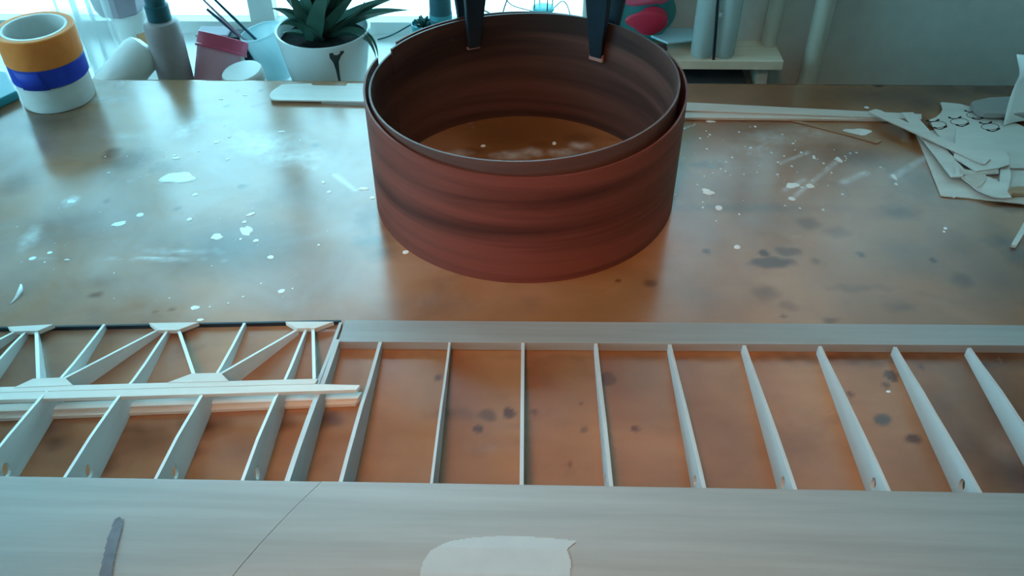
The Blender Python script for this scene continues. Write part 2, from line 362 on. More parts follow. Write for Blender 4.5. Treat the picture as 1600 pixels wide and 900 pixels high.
# ------------------------------------------------------------------ workbench
SZ = .003
TX0, TX1, TY0, TY1 = -1.05, 1.12, .14, 1.153
bench = empty('workbench', (0, .65, ZF), 'wide brown varnished workbench covered in glue spots and stains', 'workbench')
def grid_top():
    nx = int((TX1-TX0)/SZ)+1; ny = int((TY1-TY0)/SZ)+1
    xs = np.linspace(TX0, TX1, nx); ys = np.linspace(TY0, TY1, ny)
    X, Y = np.meshgrid(xs, ys); V = np.stack([X.ravel(), Y.ravel(), np.zeros(X.size)], 1)
    idx = np.arange(nx*ny).reshape(ny, nx)
    F = np.stack([idx[:-1, :-1].ravel(), idx[:-1, 1:].ravel(), idx[1:, 1:].ravel(), idx[1:, :-1].ravel()], 1)
    me = bpy.data.meshes.new('bench_top'); nv = len(V)
    loop = [*idx[0, :], *idx[1:, -1], *idx[-1, -2::-1], *idx[-2:0:-1, 0]]     # outline
    lo = V[loop].copy(); lo[:, 2] = -.032
    V2 = np.concatenate([V, lo]); m = len(loop)
    side = [(loop[(i+1) % m], loop[i], nv+i, nv+(i+1) % m) for i in range(m)]
    F2 = np.concatenate([F, np.array(side)])
    me.vertices.add(len(V2)); me.vertices.foreach_set('co', V2.ravel())
    me.loops.add(F2.size + m); me.polygons.add(len(F2)+1)
    lv = np.concatenate([F2.ravel(), np.arange(nv, nv+m)[::-1]])
    me.loops.foreach_set('vertex_index', lv.astype(np.int32))
    me.polygons.foreach_set('loop_start', np.concatenate([np.arange(len(F2))*4, [F2.size]]).astype(np.int32))
    me.update(); me.validate()
    def field(blobs, seed):
        out = np.zeros(len(V2)); r = np.random.default_rng(seed)
        x, y = V2[:, 0], V2[:, 1]
        wob = .45*(.0022*np.sin(x*310+y*170)+.0018*np.sin(x*-190+y*420+1)+.003*np.sin(x*90+y*60+2))
        for (px, py, rx, ry, s, soft) in blobs:
            c = at(px, py); ex = at(px+rx, py); ey = at(px, py-ry)
            a = abs((ex-c).x)+1e-4; bb = abs((ey-c).y)+1e-4
            k = np.where((abs(x-c.x) < 3*a+.02) & (abs(y-c.y) < 3*bb+.02))[0]
            d = np.sqrt(((x[k]-c.x)/a)**2 + ((y[k]-c.y)/bb)**2) + wob[k]/min(a, bb)*min(1, soft*1.5+.3)
            v = s*np.clip((1+soft-d)/(2*soft), 0, 1); v = v*v*(3-2*v/s)/s if False else v
            out[k] = np.maximum(out[k], v)
        return out
    def streaks(lines):
        out = np.zeros(len(V2)); x, y = V2[:, 0], V2[:, 1]
        for (ax, ay, bx, by, wpx, s) in lines:
            A = at(ax, ay); B = at(bx, by); wd = abs((at(ax+wpx, ay)-A).x)
            dx, dy = B.x-A.x, B.y-A.y; L2 = dx*dx+dy*dy
            t = np.clip(((x-A.x)*dx+(y-A.y)*dy)/L2, 0, 1)
            d = np.hypot(x-A.x-t*dx, y-A.y-t*dy)
            v = s*np.clip(1.3-d/wd, 0, 1); out = np.maximum(out, np.minimum(v, s))
        return out
    stain_and_shade = [(205,250,34,15,.55,.5),(178,240,14,10,.5,.4),(255,262,22,9,.4,.6),(130,345,50,25,.4,.9),(30,285,22,14,.45,.7),(60,190,60,14,.6,.9),(860,490,240,50,.22,.9),(900,580,200,50,.22,.9),(165,315,8,5,.5,.5),(275,327,6,4,.5,.5),  # stains, plus broad brown ovals painting the hoop's shade on the bench
        (148,462,10,5,.5,.4),(270,484,6,3,.5,.4),(243,487,5,3,.4,.4),(330,395,16,12,.2,.8),(160,440,22,8,.2,.7),
        (1205,410,34,9,.62,.25),(1193,396,9,5,.85,.2),(1232,393,21,6,.5,.3),(1103,394,6,4,.6,.4),(1275,406,7,5,.45,.5),(1290,412,4,3,.6,.4),(1346,397,5,3,.7,.4),(1458,407,6,4,.7,.3),
        (1505,437,20,13,.6,.6),(1400,332,28,9,.5,.7),(1262,348,16,8,.45,.6),(1310,362,18,8,.35,.6),(1575,312,34,14,.9,.6),(1450,280,40,26,.35,.9),(1195,458,18,10,.4,.6),(1230,478,14,6,.35,.5),
        (1345,450,40,5,.3,.6),(1405,480,22,8,.4,.6),(1560,440,60,40,.45,.9),(1500,390,40,20,.35,.9),(1585,400,30,30,.5,.9),(1225,495,5,3,.6,.3),(1300,500,12,5,.5,.5),
        (965,438,5,3,.8,.3),(1018,442,12,6,.6,.5),(795,645,11,9,.75,.2),(762,649,14,8,.55,.35),(748,671,6,5,.75,.25),(683,590,5,4,.7,.3),(703,646,35,9,.35,.6),(950,592,13,11,.6,.3),(908,630,5,3,.7,.3),
        (836,645,5,4,.55,.4),(912,671,5,5,.5,.4),(994,671,4,3,.6,.4),(890,727,3,4,.6,.4),(790,620,24,8,.2,.8),(1393,587,9,8,.8,.2),(1384,601,6,4,.6,.3),(1428,686,13,8,.75,.3),(1330,616,5,4,.6,.3),
        (1440,575,5,4,.6,.4),(1476,640,26,30,.35,.9),(1510,700,46,40,.45,.9),(1560,640,40,50,.5,.9),(1590,740,40,30,.7,.8),(1550,740,30,25,.5,.9),(1240,700,30,16,.25,.9),(1140,600,30,40,.2,.9),
        (1530,570,18,9,.7,.6),(1560,560,40,12,.5,.8),(1030,545,8,5,.5,.5),(1300,560,120,7,.5,.8),(1000,560,300,6,.3,.8),(320,665,32,14,.7,.8),(90,690,16,10,.6,.8),(70,670,30,18,.45,.8),(215,672,30,8,.5,.8),
        (300,705,16,8,.35,.7),(445,662,16,10,.6,.8),(510,655,20,10,.7,.8),(165,725,14,16,.5,.7),(230,690,40,20,.3,.9),(385,700,30,20,.3,.9),(560,600,16,40,.2,.9),
        (1550,140,45,9,.8,.7),(1480,140,50,10,.5,.8),(1370,134,9,3,.9,.4),(1380,150,80,12,.4,.9),(1440,160,30,10,.5,.8),(1250,180,80,8,.25,.9),(1180,205,40,12,.3,.9),(1340,245,40,12,.4,.8),(1420,205,40,12,.5,.9),
        (570,345,14,16,.4,.7),(800,215,90,22,.35,.9),(845,225,30,8,.4,.7),(740,235,20,6,.4,.7),(895,240,20,6,.5,.7),(905,215,30,8,.4,.7)]
    dark_grey = [(360,385,86,34,.74,.7),(375,405,50,20,.5,.8),(580,377,26,10,.55,.5),(595,395,20,12,.5,.6),(1380,655,13,10,.85,.25),(1415,400,46,26,.40,.8),(1562,378,30,12,.6,.7),(1590,395,24,18,.6,.7),(470,300,50,16,.2,.9),(70,362,24,20,.25,.8),  # dark grey patches and spots
        (1180,325,120,6,.35,.7),(1100,258,22,5,.5,.5),(1350,150,120,10,.25,.9),(1100,145,60,8,.15,.9),(493,227,5,3,.7,.4),(380,291,6,3,.6,.4),(406,224,4,2,.5,.4),(456,247,4,2,.7,.4),(372,142,3,1.5,.8,.4),(407,142,2.5,1.5,.8,.4),(352,166,2.5,1.5,.8,.4),(395,166,2.5,1.5,.8,.4),(350,197,2.5,1.5,.6,.4)]
    dark_grey += [(1450,150,220,26,.55,.8),(1530,660,110,120,.38,.9),(1540,350,90,60,.30,.9),(1440,560,160,20,.30,.8)]  # broad soft darkening towards the right end of the bench
    smear = [(420,225,42,13,.8,.9),(458,244,34,10,.75,.9),(287,205,10,9,.5,.8),(306,192,6,7,.45,.8),(345,242,60,20,.05,.9),(48,370,10,14,.5,.8),(1205,216,28,8,.5,.9),(1270,208,40,10,.35,.9),(1240,216,14,8,.3,.9),(1185,234,30,8,.3,.9),(1145,263,40,14,.12,.9),
        (190,212,20,4,.2,.8),(150,155,26,5,.35,.8),(110,314,8,6,.5,.7),(1320,208,30,10,.3,.9),(800,243,22,6,.55,.7),(830,238,14,5,.5,.7),(880,238,18,5,.55,.7),(905,228,14,4,.5,.7),(715,240,16,5,.45,.7),(250,405,50,2.5,.35,.7),(280,393,40,3.5,.3,.8),(760,700,30,6,.05,.9),(1580,700,20,20,.1,.9)]
    painted_sheen = [(190,330,330,150,.28,.9),(520,250,120,110,.22,.9),(330,450,330,60,.26,.8),(1180,300,110,110,.10,.9)]  # window sheen painted as soft pale bluish ovals
    sl = [(523,273,555,297,4,.8),(240,394,320,391,1.4,.55),(187,404,262,402,1.5,.8),(1238,310,1310,250,5,.42),(1222,254,1262,238,4,.5),(1318,284,1352,270,7,.5),(1396,276,1445,246,7,.42),(1170,240,1215,212,5,.35),(1060,203,1085,195,1.5,.6),(60,404,105,405,1,.4),(375,209,490,262,9,.38),(1226,297,1256,281,5,.45),(718,270,722,300,3,.0)]
    for nm, v in (('dust', field(painted_sheen, 4)), ('stain', np.clip(field(stain_and_shade, 1)*1.35, 0, .95)), ('soot', field(dark_grey, 2)), ('smear', np.maximum(field(smear, 3), streaks(sl)))):
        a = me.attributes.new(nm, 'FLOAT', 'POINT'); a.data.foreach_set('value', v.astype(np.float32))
    return me
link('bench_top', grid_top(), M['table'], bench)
for sx in (TX0+.06, TX1-.13):
    for sy in (TY0+.05, TY1-.12):
        MB().box((sx, sy, ZF), (sx+.07, sy+.07, -.032)).build('leg', M['leg'], bench)
MB().box((TX0+.13, TY1-.10, -.13), (TX1-.13, TY1-.075, -.032)).build('apron', M['leg'], bench)

def blob(px, py, rx, ry, seed, n=16, h=.0005, ang=0, rough=.22):
    r = random.Random(seed); c = at(px, py); a = abs((at(px+rx, py)-c).x); bb = abs((at(px, py-ry)-c).y)
    ph = [r.uniform(0, 6.28) for _ in range(4)]
    pts = []
    for k in range(n):
        t = 2*pi*k/n; q = 1 + rough*(.5*math.sin(2*t+ph[0])+.35*math.sin(3*t+ph[1])+.3*math.sin(5*t+ph[2]))
        x, y = a*q*math.cos(t), bb*q*math.sin(t)
        pts.append((c.x+x*math.cos(ang)-y*math.sin(ang), c.y+x*math.sin(ang)+y*math.cos(ang)))
    n = len(pts); vs = [(x, y, .0001) for x, y in pts] + [(c.x+(x-c.x)*.85, c.y+(y-c.y)*.85, h) for x, y in pts]
    fs = [tuple(range(n, 2*n))] + [(i, (i+1) % n, n+(i+1) % n, n+i) for i in range(n)]
    return MB().add(vs, fs)
BIG = [(278,278,24,10,3,.3,0),(385,361,8,9,4,.35,.5),(339,370,9,5,5,.3,.5),(186,350,13,3.5,6,.3,.3),(1340,206,19,6,8,.3,0),(112,315,7,3.5,9,.4,.2),(1106,300,9,5,10,.4,.2),(1238,290,11,4.5,11,.3,.6),(1237,311,5,3.5,12,.2,.4),(1266,291,6,4,13,.2,.5),(1311,250,4,5,14,.2,.3),(1397,277,4,5,15,.2,.2),(568,295,8,2.5,16,.2,0),(392,335,8,2,17,.25,.7)]
for (px, py, rx, ry, sd, rg, an) in BIG:
    blob(px, py, rx, ry, sd, 18, .0006, an, rg).build('glue_splash', M['glue'], bench)
# crescent of glue near the left side
cr = []
for k in range(9):
    t = k/8; p = at(33-20*t*t+2*t, 445+31*t); cr.append((p.x, p.y, .0002))
MB().tube(cr, [.0012, .002, .0026, .0026, .0024, .002, .0015, .001, .0005], 6).build('glue_splash', M['glue'], bench)
small = [(582,309,4,2.6),(505,285,3.5,2.2),(514,300,3.5,2.2),(338,222,5,2.5),(273,243,2.6,1.6),(305,304,4.5,2.6),(296,343,4.5,2.8),(219,336,5.5,3.6),(51,404,5.5,3.4),(105,406,4.5,1.2),(400,376,5,2.5),(376,374,2.5,2),(423,402,5.5,3),(440,455,5.5,3.6),(305,481,7,3.8),(313,500,6,2.2),(382,347,4,2),(78,395,4,2.5),
    (310,236,2,1.5),(358,214,3,1.4),(355,249,3,1.4),(275,247,6,2.2),(498,383,2.6,1.6),(634,394,5,3.2),(1152,386,5.5,3.4),(1123,325,6,4),(1055,304,4,2.6),(1477,357,3,2),(1475,362,2.6,1.6),(1354,168,4,1.6),(1110,190,8,1.6),(1180,198,2,1.4),(1272,247,3,2),(1237,260,2.5,1.6),(1119,346,2,1.5),(1155,335,2,1.5),(1400,288,3,2),(755,228,4,2.2),(866,224,3,3),
    (328,480,2,1.3),(357,474,2,1.2),(380,464,2,1.2),(408,443,1.6,1),(457,451,1.6,1),(265,466,1.6,1.2),(1388,612,4,1.6),(440,206,6,1.6),(345,155,4,.9),(383,149,4,.9),(170,270,3,1),(70,410,2,1)]
mb = MB()
for i, (px, py, rx, ry) in enumerate(small):
    s = blob(px, py, rx, ry, 100+i, 10, .0005, 0, .15); mb.add(s.v, s.f)
rs = random.Random(5)
for i in range(95):
    px = rs.gauss(1200, 90); py = rs.gauss(262, 40)
    if px < 1066 or px > 1420 or py < 192 or py > 340: continue
    q = rs.uniform(.7, 1.9); s = blob(px, py, q*1.3, q*.8, 300+i, 7, .0004); mb.add(s.v, s.f)
for i in range(40):
    px = rs.uniform(20, 560); py = rs.uniform(200, 490)
    q = rs.uniform(.5, 1.1); s = blob(px, py, q*1.3, q*.8, 500+i, 7, .0003); mb.add(s.v, s.f)
tag(mb.build('glue_specks', M['glue'], bench), kind='stuff')

# ------------------------------------------------------------------ wooden hoop
DC = Vector((-.0032, .8885, 0))
hoop = empty('bent_wood_hoop', (DC.x, DC.y, 0), 'big round red-brown bent veneer hoop standing on the workbench', 'hoop')
def strip_wall(a0, a1, n, rfun, zfun, th, zb, name, cx, cy):
    mbx = MB(); vs = []; fs = []
    for k in range(n+1):
        a = a0+(a1-a0)*k/n; r = rfun(a); c, s = math.cos(a), math.sin(a)
        zt = zfun(r*c, r*s, a)
        zs = [zb + (zt-zb)*j/6 for j in range(7)]
        # outer side up, inner side down
        vs += [(cx+r*c, cy+r*s, z) for z in zs] + [(cx+(r-th)*c, cy+(r-th)*s, z) for z in zs[::-1]]
    m = 14
    for k in range(n):
        for j in range(m):
            fs.append((k*m+j, (k+1)*m+j, (k+1)*m+(j+1) % m, k*m+(j+1) % m))
    fs += [tuple(range(m)), tuple(range(n*m, (n+1)*m))[::-1]]
    mbx.add(vs, fs)
    o = mbx.build(name, M['veneer_in' if name == 'inner_wrap' else 'veneer'], hoop, 40)
    return o
A0 = math.radians(157)
def z_in(x, y, a):
    z = .1462 + .0315*x - .0042*y
    t = (A0-a)/math.radians(70)
    if 0 <= t <= 1: z += .006*(1-t)**1.5
    return z
strip_wall(A0, A0-2*pi-.15, 150, lambda a: .1688+.0017*min(1, (A0-a)/1.2), z_in, .0022, .0005, 'inner_wrap', -.005, .8888)
def z_out(x, y, a):
    return .1444 - .0029*x + .0584*min(y, .01) - .0004
strip_wall(math.radians(150), math.radians(150)-2*pi+.25, 150, lambda a: .178, z_out, .0022, .0002, 'outer_wrap', DC.x, DC.y)
# faint whitish scuff on the front
c0 = Vector((DC.x, DC.y, 0)); p = aty(722, 290, DC.y-.172)
ang = math.atan2(p.y-DC.y, p.x-DC.x)
def on_wall(a, z, r=.1783): return (DC.x+r*math.cos(a), DC.y+r*math.sin(a), z)

# ------------------------------------------------------------------ clamps on the back rim
def clamp(name, px, lean, width, tipz, label, pad_out):
    top = aty(px, 30, 1.055); X = top.x; a = math.atan2(top.y-DC.y, X-DC.x)
    n = Vector((math.cos(a), math.sin(a), 0)); t = Vector((-n.y, n.x, 0))*-1
    rim = Vector((DC.x, DC.y, 0)) + n*.170
    o = empty(name, (rim.x, rim.y, .145), label, 'clamp', None)
    def jaw(sgn, wt, wb, off_t, off_b, zt, zb, th):
        b = MB(); vs = []
        ys = [(0, 1.0), (.25, 1.0), (.55, .82), (.8, .66), (1, .55)]
        for f, ww in ys:
            z = zt + (zb-zt)*f; off = off_t + (off_b-off_t)*f
            wd = wt*ww if f < 1 else wb
            lx = lean*(zt-z)
            tk = th*(1-.35*f)
            for (s1, s2) in ((-1, -1), (1, -1), (1, 1), (-1, 1)):
                vs.append(rim + t*(s1*wd/2+lx) + n*(off + s2*tk/2) + Vector((0, 0, z)))
        fs = [(0, 1, 2, 3), tuple(range(4*len(ys)-4, 4*len(ys)))[::-1]]
        for k in range(len(ys)-1):
            for j in range(4): fs.append((4*k+j, 4*k+(j+1) % 4, 4*k+4+(j+1) % 4, 4*k+4+j))
        return b.add(vs, fs)
    ji = jaw(-1, width, width*.55, -.016, -.0078, .20, tipz, .011).build('inner_jaw', M['black'], o, bevel=.0015)
    jo = jaw(1, width, width*.55, .030, .021, .20, tipz, .011).build('outer_jaw', M['black'], o, bevel=.0015)
    b = MB(); pc = rim + t*(lean*(.20-tipz+.002)) - n*.0067 + Vector((0, 0, tipz-.001))
    vs = []
    for (s1, s2, s3) in ((-1,-1,-1),(1,-1,-1),(1,1,-1),(-1,1,-1),(-1,-1,1),(1,-1,1),(1,1,1),(-1,1,1)):
        vs.append(pc + t*s1*width*.32 + n*s2*.0028 + Vector((0, 0, s3*pad_out)))
    b.add(vs, [(3,2,1,0),(4,5,6,7),(0,1,5,4),(1,2,6,5),(2,3,7,6),(3,0,4,7)]).build('pad', M['pink_pad'], ji, bevel=.001)['label'] = 'dull pink pad'
    b = MB(); pc = rim + t*(lean*(.20-tipz+.002)) + n*.0125 + Vector((0, 0, tipz-.001)); vs = []
    for (s1, s2, s3) in ((-1,-1,-1),(1,-1,-1),(1,1,-1),(-1,1,-1),(-1,-1,1),(1,-1,1),(1,1,1),(-1,1,1)):
        vs.append(pc + t*s1*width*.32 + n*s2*.0035 + Vector((0, 0, s3*pad_out)))
    b.add(vs, [(3,2,1,0),(4,5,6,7),(0,1,5,4),(1,2,6,5),(2,3,7,6),(3,0,4,7)]).build('pad', M['pink_pad'], jo, bevel=.001)
    pv = rim + n*.007 + Vector((0, 0, .205))
    MB().tube([pv - t*width*.6, pv + t*width*.6], .009, 16).build('pivot', M['steel'], o)
    MB().tube([pv - t*.006 - n*.02, pv - t*.006 - n*.032 + Vector((0, 0, .05)), pv - t*.006 - n*.05 + Vector((0, 0, .11))], [.009, .010, .008], 10).build('handle', M['black'], o)
    MB().tube([pv + t*.006 + n*.02, pv + t*.006 + n*.032 + Vector((0, 0, .05)), pv + t*.006 + n*.05 + Vector((0, 0, .11))], [.009, .010, .008], 10).build('handle', M['black'], o)
    return o
clamp('spring_clamp', 733, -.02, .027, .110, 'left black spring clamp on the hoop rim, in front of the dark vase', .0015)
clamp('spring_clamp', 960, -.02, .030, .104, 'right black spring clamp on the hoop rim, beside the red bundles', .0045)

# ------------------------------------------------------------------ wing frame
wing = empty('model_wing_frame', (0, .5, 0), 'pale balsa model aircraft wing skeleton lying on the near side of the workbench', 'model wing')
def rib_plate(a, bpt, prof, th, hole=None, zb=0.0):
    """upright thin plate from a (back) to bpt (front); prof = (fraction, height) along the top; hole = (fraction, z, rx, rz)"""
    A = Vector((a[0], a[1], 0)); B = Vector((bpt[0], bpt[1], 0)); d = (B-A); L = d.length; d.normalize(); nn = Vector((-d.y, d.x, 0))
    bm = bmesh.new(); outer = [(0, zb)] + [(f*L, z) for f, z in prof] + [(L*prof[-1][0], zb)]
    def loop(pts):
        v = [bm.verts.new((A + d*s + Vector((0, 0, z)) - nn*th/2)) for s, z in pts]
        return [bm.edges.new((v[i], v[(i+1) % len(v)])) for i in range(len(v))]
    ed = loop(outer)
    if hole:
        hs, hz, rx, rz = hole
        ed += loop([(hs*L+rx*math.cos(2*pi*k/14), hz+rz*math.sin(2*pi*k/14)) for k in range(14)])
        bmesh.ops.triangle_fill(bm, use_beauty=True, edges=ed)
    else:
        bm.faces.new([e.verts[0] for e in ed]) if False else bmesh.ops.triangle_fill(bm, use_beauty=True, edges=ed)
    g = bmesh.ops.extrude_face_region(bm, geom=bm.faces[:])
    bmesh.ops.translate(bm, vec=nn*th, verts=[v for v in g['geom'] if isinstance(v, bmesh.types.BMVert)])
    bmesh.ops.recalc_face_normals(bm, faces=bm.faces[:])
    me = bpy.data.meshes.new('rib'); bm.to_mesh(me); bm.free(); return me
def zedge(X): return .0455 + (X+.43)*(-.0100/.79)             # height of the sheeting's back edge along the span
def yedge(X):
    px = 500 if X < -.17 else 1590
    return .4190 + (X+.43)*.0045/.79
YF = .300
def prof_for(Yb, X, zb0):
    ze = zedge(X)
    P = [(Yb, zb0), (.585, .0140*.97), (.545, .0200), (.515, .0270*ze/.041), (.49, .0310*ze/.041), (.455, .0360*ze/.041), (yedge(X)+.001, ze-.0015), (.37, ze+.004), (.335, ze+.003), (.31, ze-.006)]
    P = [q for q in P if q[0] <= Yb+1e-6]
    return [((Yb-y)/(Yb-YF), z) for y, z in P]
# right half: evenly spaced ribs
RX = [-.1405, -.0733, -.0024, .0681, .1393, .2108, .2834, .3550, .4258, .4970, .5680, .6390]
for i, X in enumerate(RX):
    if X > .6: continue
    xf = X + (.001 if i else -.006) + (.0045 if i > 5 else .003*(i > 3))
    th = .0032 if i != 1 else .0022
    me = rib_plate((X, .6105), (xf, YF), prof_for(.6105, X, .0102), th, ((.6105-.4445)/(.6105-YF), .0172, .0042, .0062) if i >= 3 else None)
    link('rib', me, M['balsa_y'], wing)
# trailing edge stock of the right half
b = MB(); x0, x1 = -.1815, .72
def te(X, f): return (.6471+(X+.18)*.0052) if f == 0 else (.6092+(X+.11)*.0086)
b.add([(x0, te(x0,0), 0), (x0, te(x0,0), .0032), (x0, te(x0,1), .0106), (x0, te(x0,1), 0), (x1, te(x1,0), 0), (x1, te(x1,0), .0032), (x1, te(x1,1), .0106), (x1, te(x1,1), 0)],
      [(0,1,2,3),(7,6,5,4),(0,4,5,1),(1,5,6,2),(2,6,7,3),(3,7,4,0)])
b.build('trailing_edge', M['balsa'], wing, bevel=.0004)
# root rib of the right half and end rib of the left half, with a slot between them
link('rib', rib_plate((-.1822, .612), (-.1890, YF), prof_for(.612, -.185, .0104), .0042), M['balsa_y'], wing)
pe0 = at(533, 504, .0035); pe1 = at(498, 598, .022)
link('rib', rib_plate((pe0.x-.0005, pe0.y), (pe1.x-.001, .536), [(0, .0035), (.25, .0075), (.55, .0135), (.85, .0200), (1, .0225)], .0030), M['balsa_y'], wing)
# left half
ends = [((40, 519), None, -.5065), ((163, 507), None, -.435), ((262, 516), None, -.3638), ((382, 505), None, -.2932), ((478, 515), None, -.222)]
for (bp, _, xf) in ends:
    q = at(bp[0], bp[1], .0065)
    pr = [(q.y, .0065), (.60, .0110), (.57, .0155), (.545, .0205), (.52, .0285), (.49, .0340), (.465, .0385), (.42, zedge(xf)-.001), (.37, zedge(xf)+.004), (.335, zedge(xf)+.003), (.31, zedge(xf)-.006)]
    L = q.y-YF
    pr = [((q.y-y)/L, z) for y, z in pr if y <= q.y]
    xfr = xf - .0015
    hole = ((q.y-.4455)/L, .0190, .0050, .0070)
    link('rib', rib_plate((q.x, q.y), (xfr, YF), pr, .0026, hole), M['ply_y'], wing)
def brace(p0, z0, p1, z1, th, face_mat='ply_y'):
    A = at(*p0, z0); B = at(*p1, z1)
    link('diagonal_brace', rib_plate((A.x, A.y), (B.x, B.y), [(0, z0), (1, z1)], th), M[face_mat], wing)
for p0, p1, th in (((0, 531-2), (0, 0), 0),):
    pass
brace((248, 515), .0065, (101, 591), .0235, .0022)
brace((465, 515), .0065, (345, 584), .0235, .0022)
brace((24, 518), .0065, (-120, 592), .0235, .0022)
brace((57, 517), .0065, (60, 594), .0235, .0034)
brace((279, 515), .0065, (303, 586), .0235, .0032)
brace((489, 512), .0065, (491, 592), .0235, .0030)
def gusset(pts, z, t):
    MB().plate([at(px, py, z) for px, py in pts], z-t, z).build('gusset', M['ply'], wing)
gusset([(12, 511), (84, 507), (60, 517), (22, 518)], .0085, .005)
gusset([(233, 505), (310, 504), (278, 516), (247, 516)], .0085, .005)
gusset([(446, 503), (521, 503), (493, 513), (463, 513)], .0085, .005)
gusset([(22, 606), (52, 592), (101, 590), (114, 602)], .0272, .002)
gusset([(262, 598), (300, 584), (345, 583), (358, 596)], .0272, .002)
gusset([(-160, 612), (-130, 598), (-85, 597), (-70, 608)], .0272, .002)
def strip(q, z, t, name='spar', m='ply'):
    """flat strip given by its four photo corners at height z"""
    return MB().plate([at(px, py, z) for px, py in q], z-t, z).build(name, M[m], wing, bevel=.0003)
strip([(-300, 613), (497, 592), (492, 600), (-300, 621.5)], .0268, .0045)
strip([(-300, 622.5), (500, 600.5), (563, 602), (557, 609.5), (-300, 634)], .0285, .0045)
strip([(-300, 642), (566, 613), (559, 623), (-300, 654)], .0070, .0068)
strip([(-300, 657), (563, 622), (555, 631), (-300, 667)], .0040, .0040)
A = at(-300, 520, .004); B = at(532, 503.2, .004)
MB().add([(A.x, A.y, 0), (A.x, A.y+.0022, 0), (A.x, A.y+.0022, .0045), (A.x, A.y, .0045), (B.x, B.y, 0), (B.x, B.y+.0022, 0), (B.x, B.y+.0022, .0045), (B.x, B.y, .0045)],
         [(0,1,2,3),(7,6,5,4),(0,4,5,1),(1,5,6,2),(2,6,7,3),(3,7,4,0)]).build('trailing_edge', M['black'], wing)['label'] = 'thin dark trailing edge strip'
# leading edge sheeting, two sheets meeting on a slanted joint
def sheet_z(X, s):
    """s from 0 at the back edge to 1 around the nose -> (y, z)"""
    ze = zedge(X); yb = yedge(X)
    P = [(yb, ze), (.40, ze+.0030), (.38, ze+.0052), (.36, ze+.0062), (.34, ze+.0055), (.32, ze+.0018), (.302, ze-.0055), (.290, ze-.0155), (.286, ze-.0240), (.290, .010), (.302, .0035), (.33, .0008)]
    f = s*(len(P)-1); i = min(int(f), len(P)-2); t = f-i
    return P[i][0]*(1-t)+P[i+1][0]*t, P[i][1]*(1-t)+P[i+1][1]*t
J0 = at(497, 757, .043); J1 = at(362, 900, .049)
def xjoint(y): return J0.x + (J1.x-J0.x)*(J0.y-y)/(J0.y-J1.y)
def sheeting(side):
    mbx = MB(); NS, NX = 33, 24; vs = []; fs = []
    xa, xb = (-.75, None) if side == 0 else (None, .72)
    for k in range(NX+1):
        for j in range(NS+1):
            s = j/NS; y, _ = sheet_z(0, s); xj = xjoint(max(y, .30))
            x = xa+(xj-.0004-xa)*k/NX if side == 0 else xj+.0004+(xb-xj)*k/NX
            y, z = sheet_z(x, s); vs.append((x, y, z + (.0004 if side == 1 else 0)))
    n = NS+1
    for k in range(NX):
        for j in range(NS): fs.append((k*n+j, (k+1)*n+j, (k+1)*n+j+1, k*n+j+1))
    mbx.add(vs, fs); o = mbx.build('sheeting', M['balsa'], wing, 60)
    if o.data.polygons[5].normal.z < 0: o.data.flip_normals()
    so = o.modifiers.new('thickness', 'SOLIDIFY'); so.thickness = .0015; so.offset = -1
    es = o.modifiers.new('split', 'EDGE_SPLIT'); es.split_angle = math.radians(50)
    return o
sheeting(0)['label'] = 'left nose sheet with a grey marker stroke'
sheeting(1)['label'] = 'right nose sheet with a pale filler patch'
def on_sheet(px, py):
    z = .046
    for _ in range(6):
        q = at(px, py, z); lo, hi = 0., .5
        for _ in range(24):
            mid = (lo+hi)/2
            if sheet_z(q.x, mid)[0] > q.y: lo = mid
            else: hi = mid
        z = sheet_z(q.x, lo)[1] + .0004
    return Vector((q.x, q.y, z))
def inside(x, y, P):
    c = False
    for i in range(len(P)):
        x0, y0 = P[i-1][:2]; x1, y1 = P[i][:2]
        if (y0 > y) != (y1 > y) and x < (x1-x0)*(y-y0)/(y1-y0)+x0: c = not c
    return c
def decal(outline, mat, name, step=.0009):
    """thin film laid on the curved sheet, as a fine grid trimmed to its outline"""
    P = [on_sheet(px, py) for px, py in outline]
    x0 = min(p.x for p in P); x1 = max(p.x for p in P); y0 = min(p.y for p in P); y1 = max(p.y for p in P)
    nx = int((x1-x0)/step)+2; ny = int((y1-y0)/step)+2; ids = {}; vs = []; fs = []
    def vid(i, j):
        if (i, j) not in ids:
            x = x0+i*step; y = y0+j*step; lo, hi = 0., .6
            for _ in range(22):
                mid = (lo+hi)/2
                if sheet_z(x, mid)[0] > y: lo = mid
                else: hi = mid
            ids[i, j] = len(vs); vs.append((x, y, sheet_z(x, lo)[1] + .0009))
        return ids[i, j]
    for j in range(ny):
        for i in range(nx):
            if inside(x0+(i+.5)*step, y0+(j+.5)*step, P): fs.append((vid(i, j), vid(i+1, j), vid(i+1, j+1), vid(i, j+1)))
    return MB().add(vs, fs).build(name, mat, wing, 60)
decal([(180, 812), (187, 808), (193, 813), (191, 828), (184, 855), (178, 880), (174, 908), (154, 908), (160, 880), (166, 852), (174, 828)], M['mark'], 'marker_stroke')
decal([(656, 908), (660, 880), (672, 862), (690, 852), (706, 846), (740, 841), (790, 838), (850, 841), (900, 846), (886, 860), (892, 878), (890, 908)], M['filler'], 'filler_patch')
wing.location.z += .0004

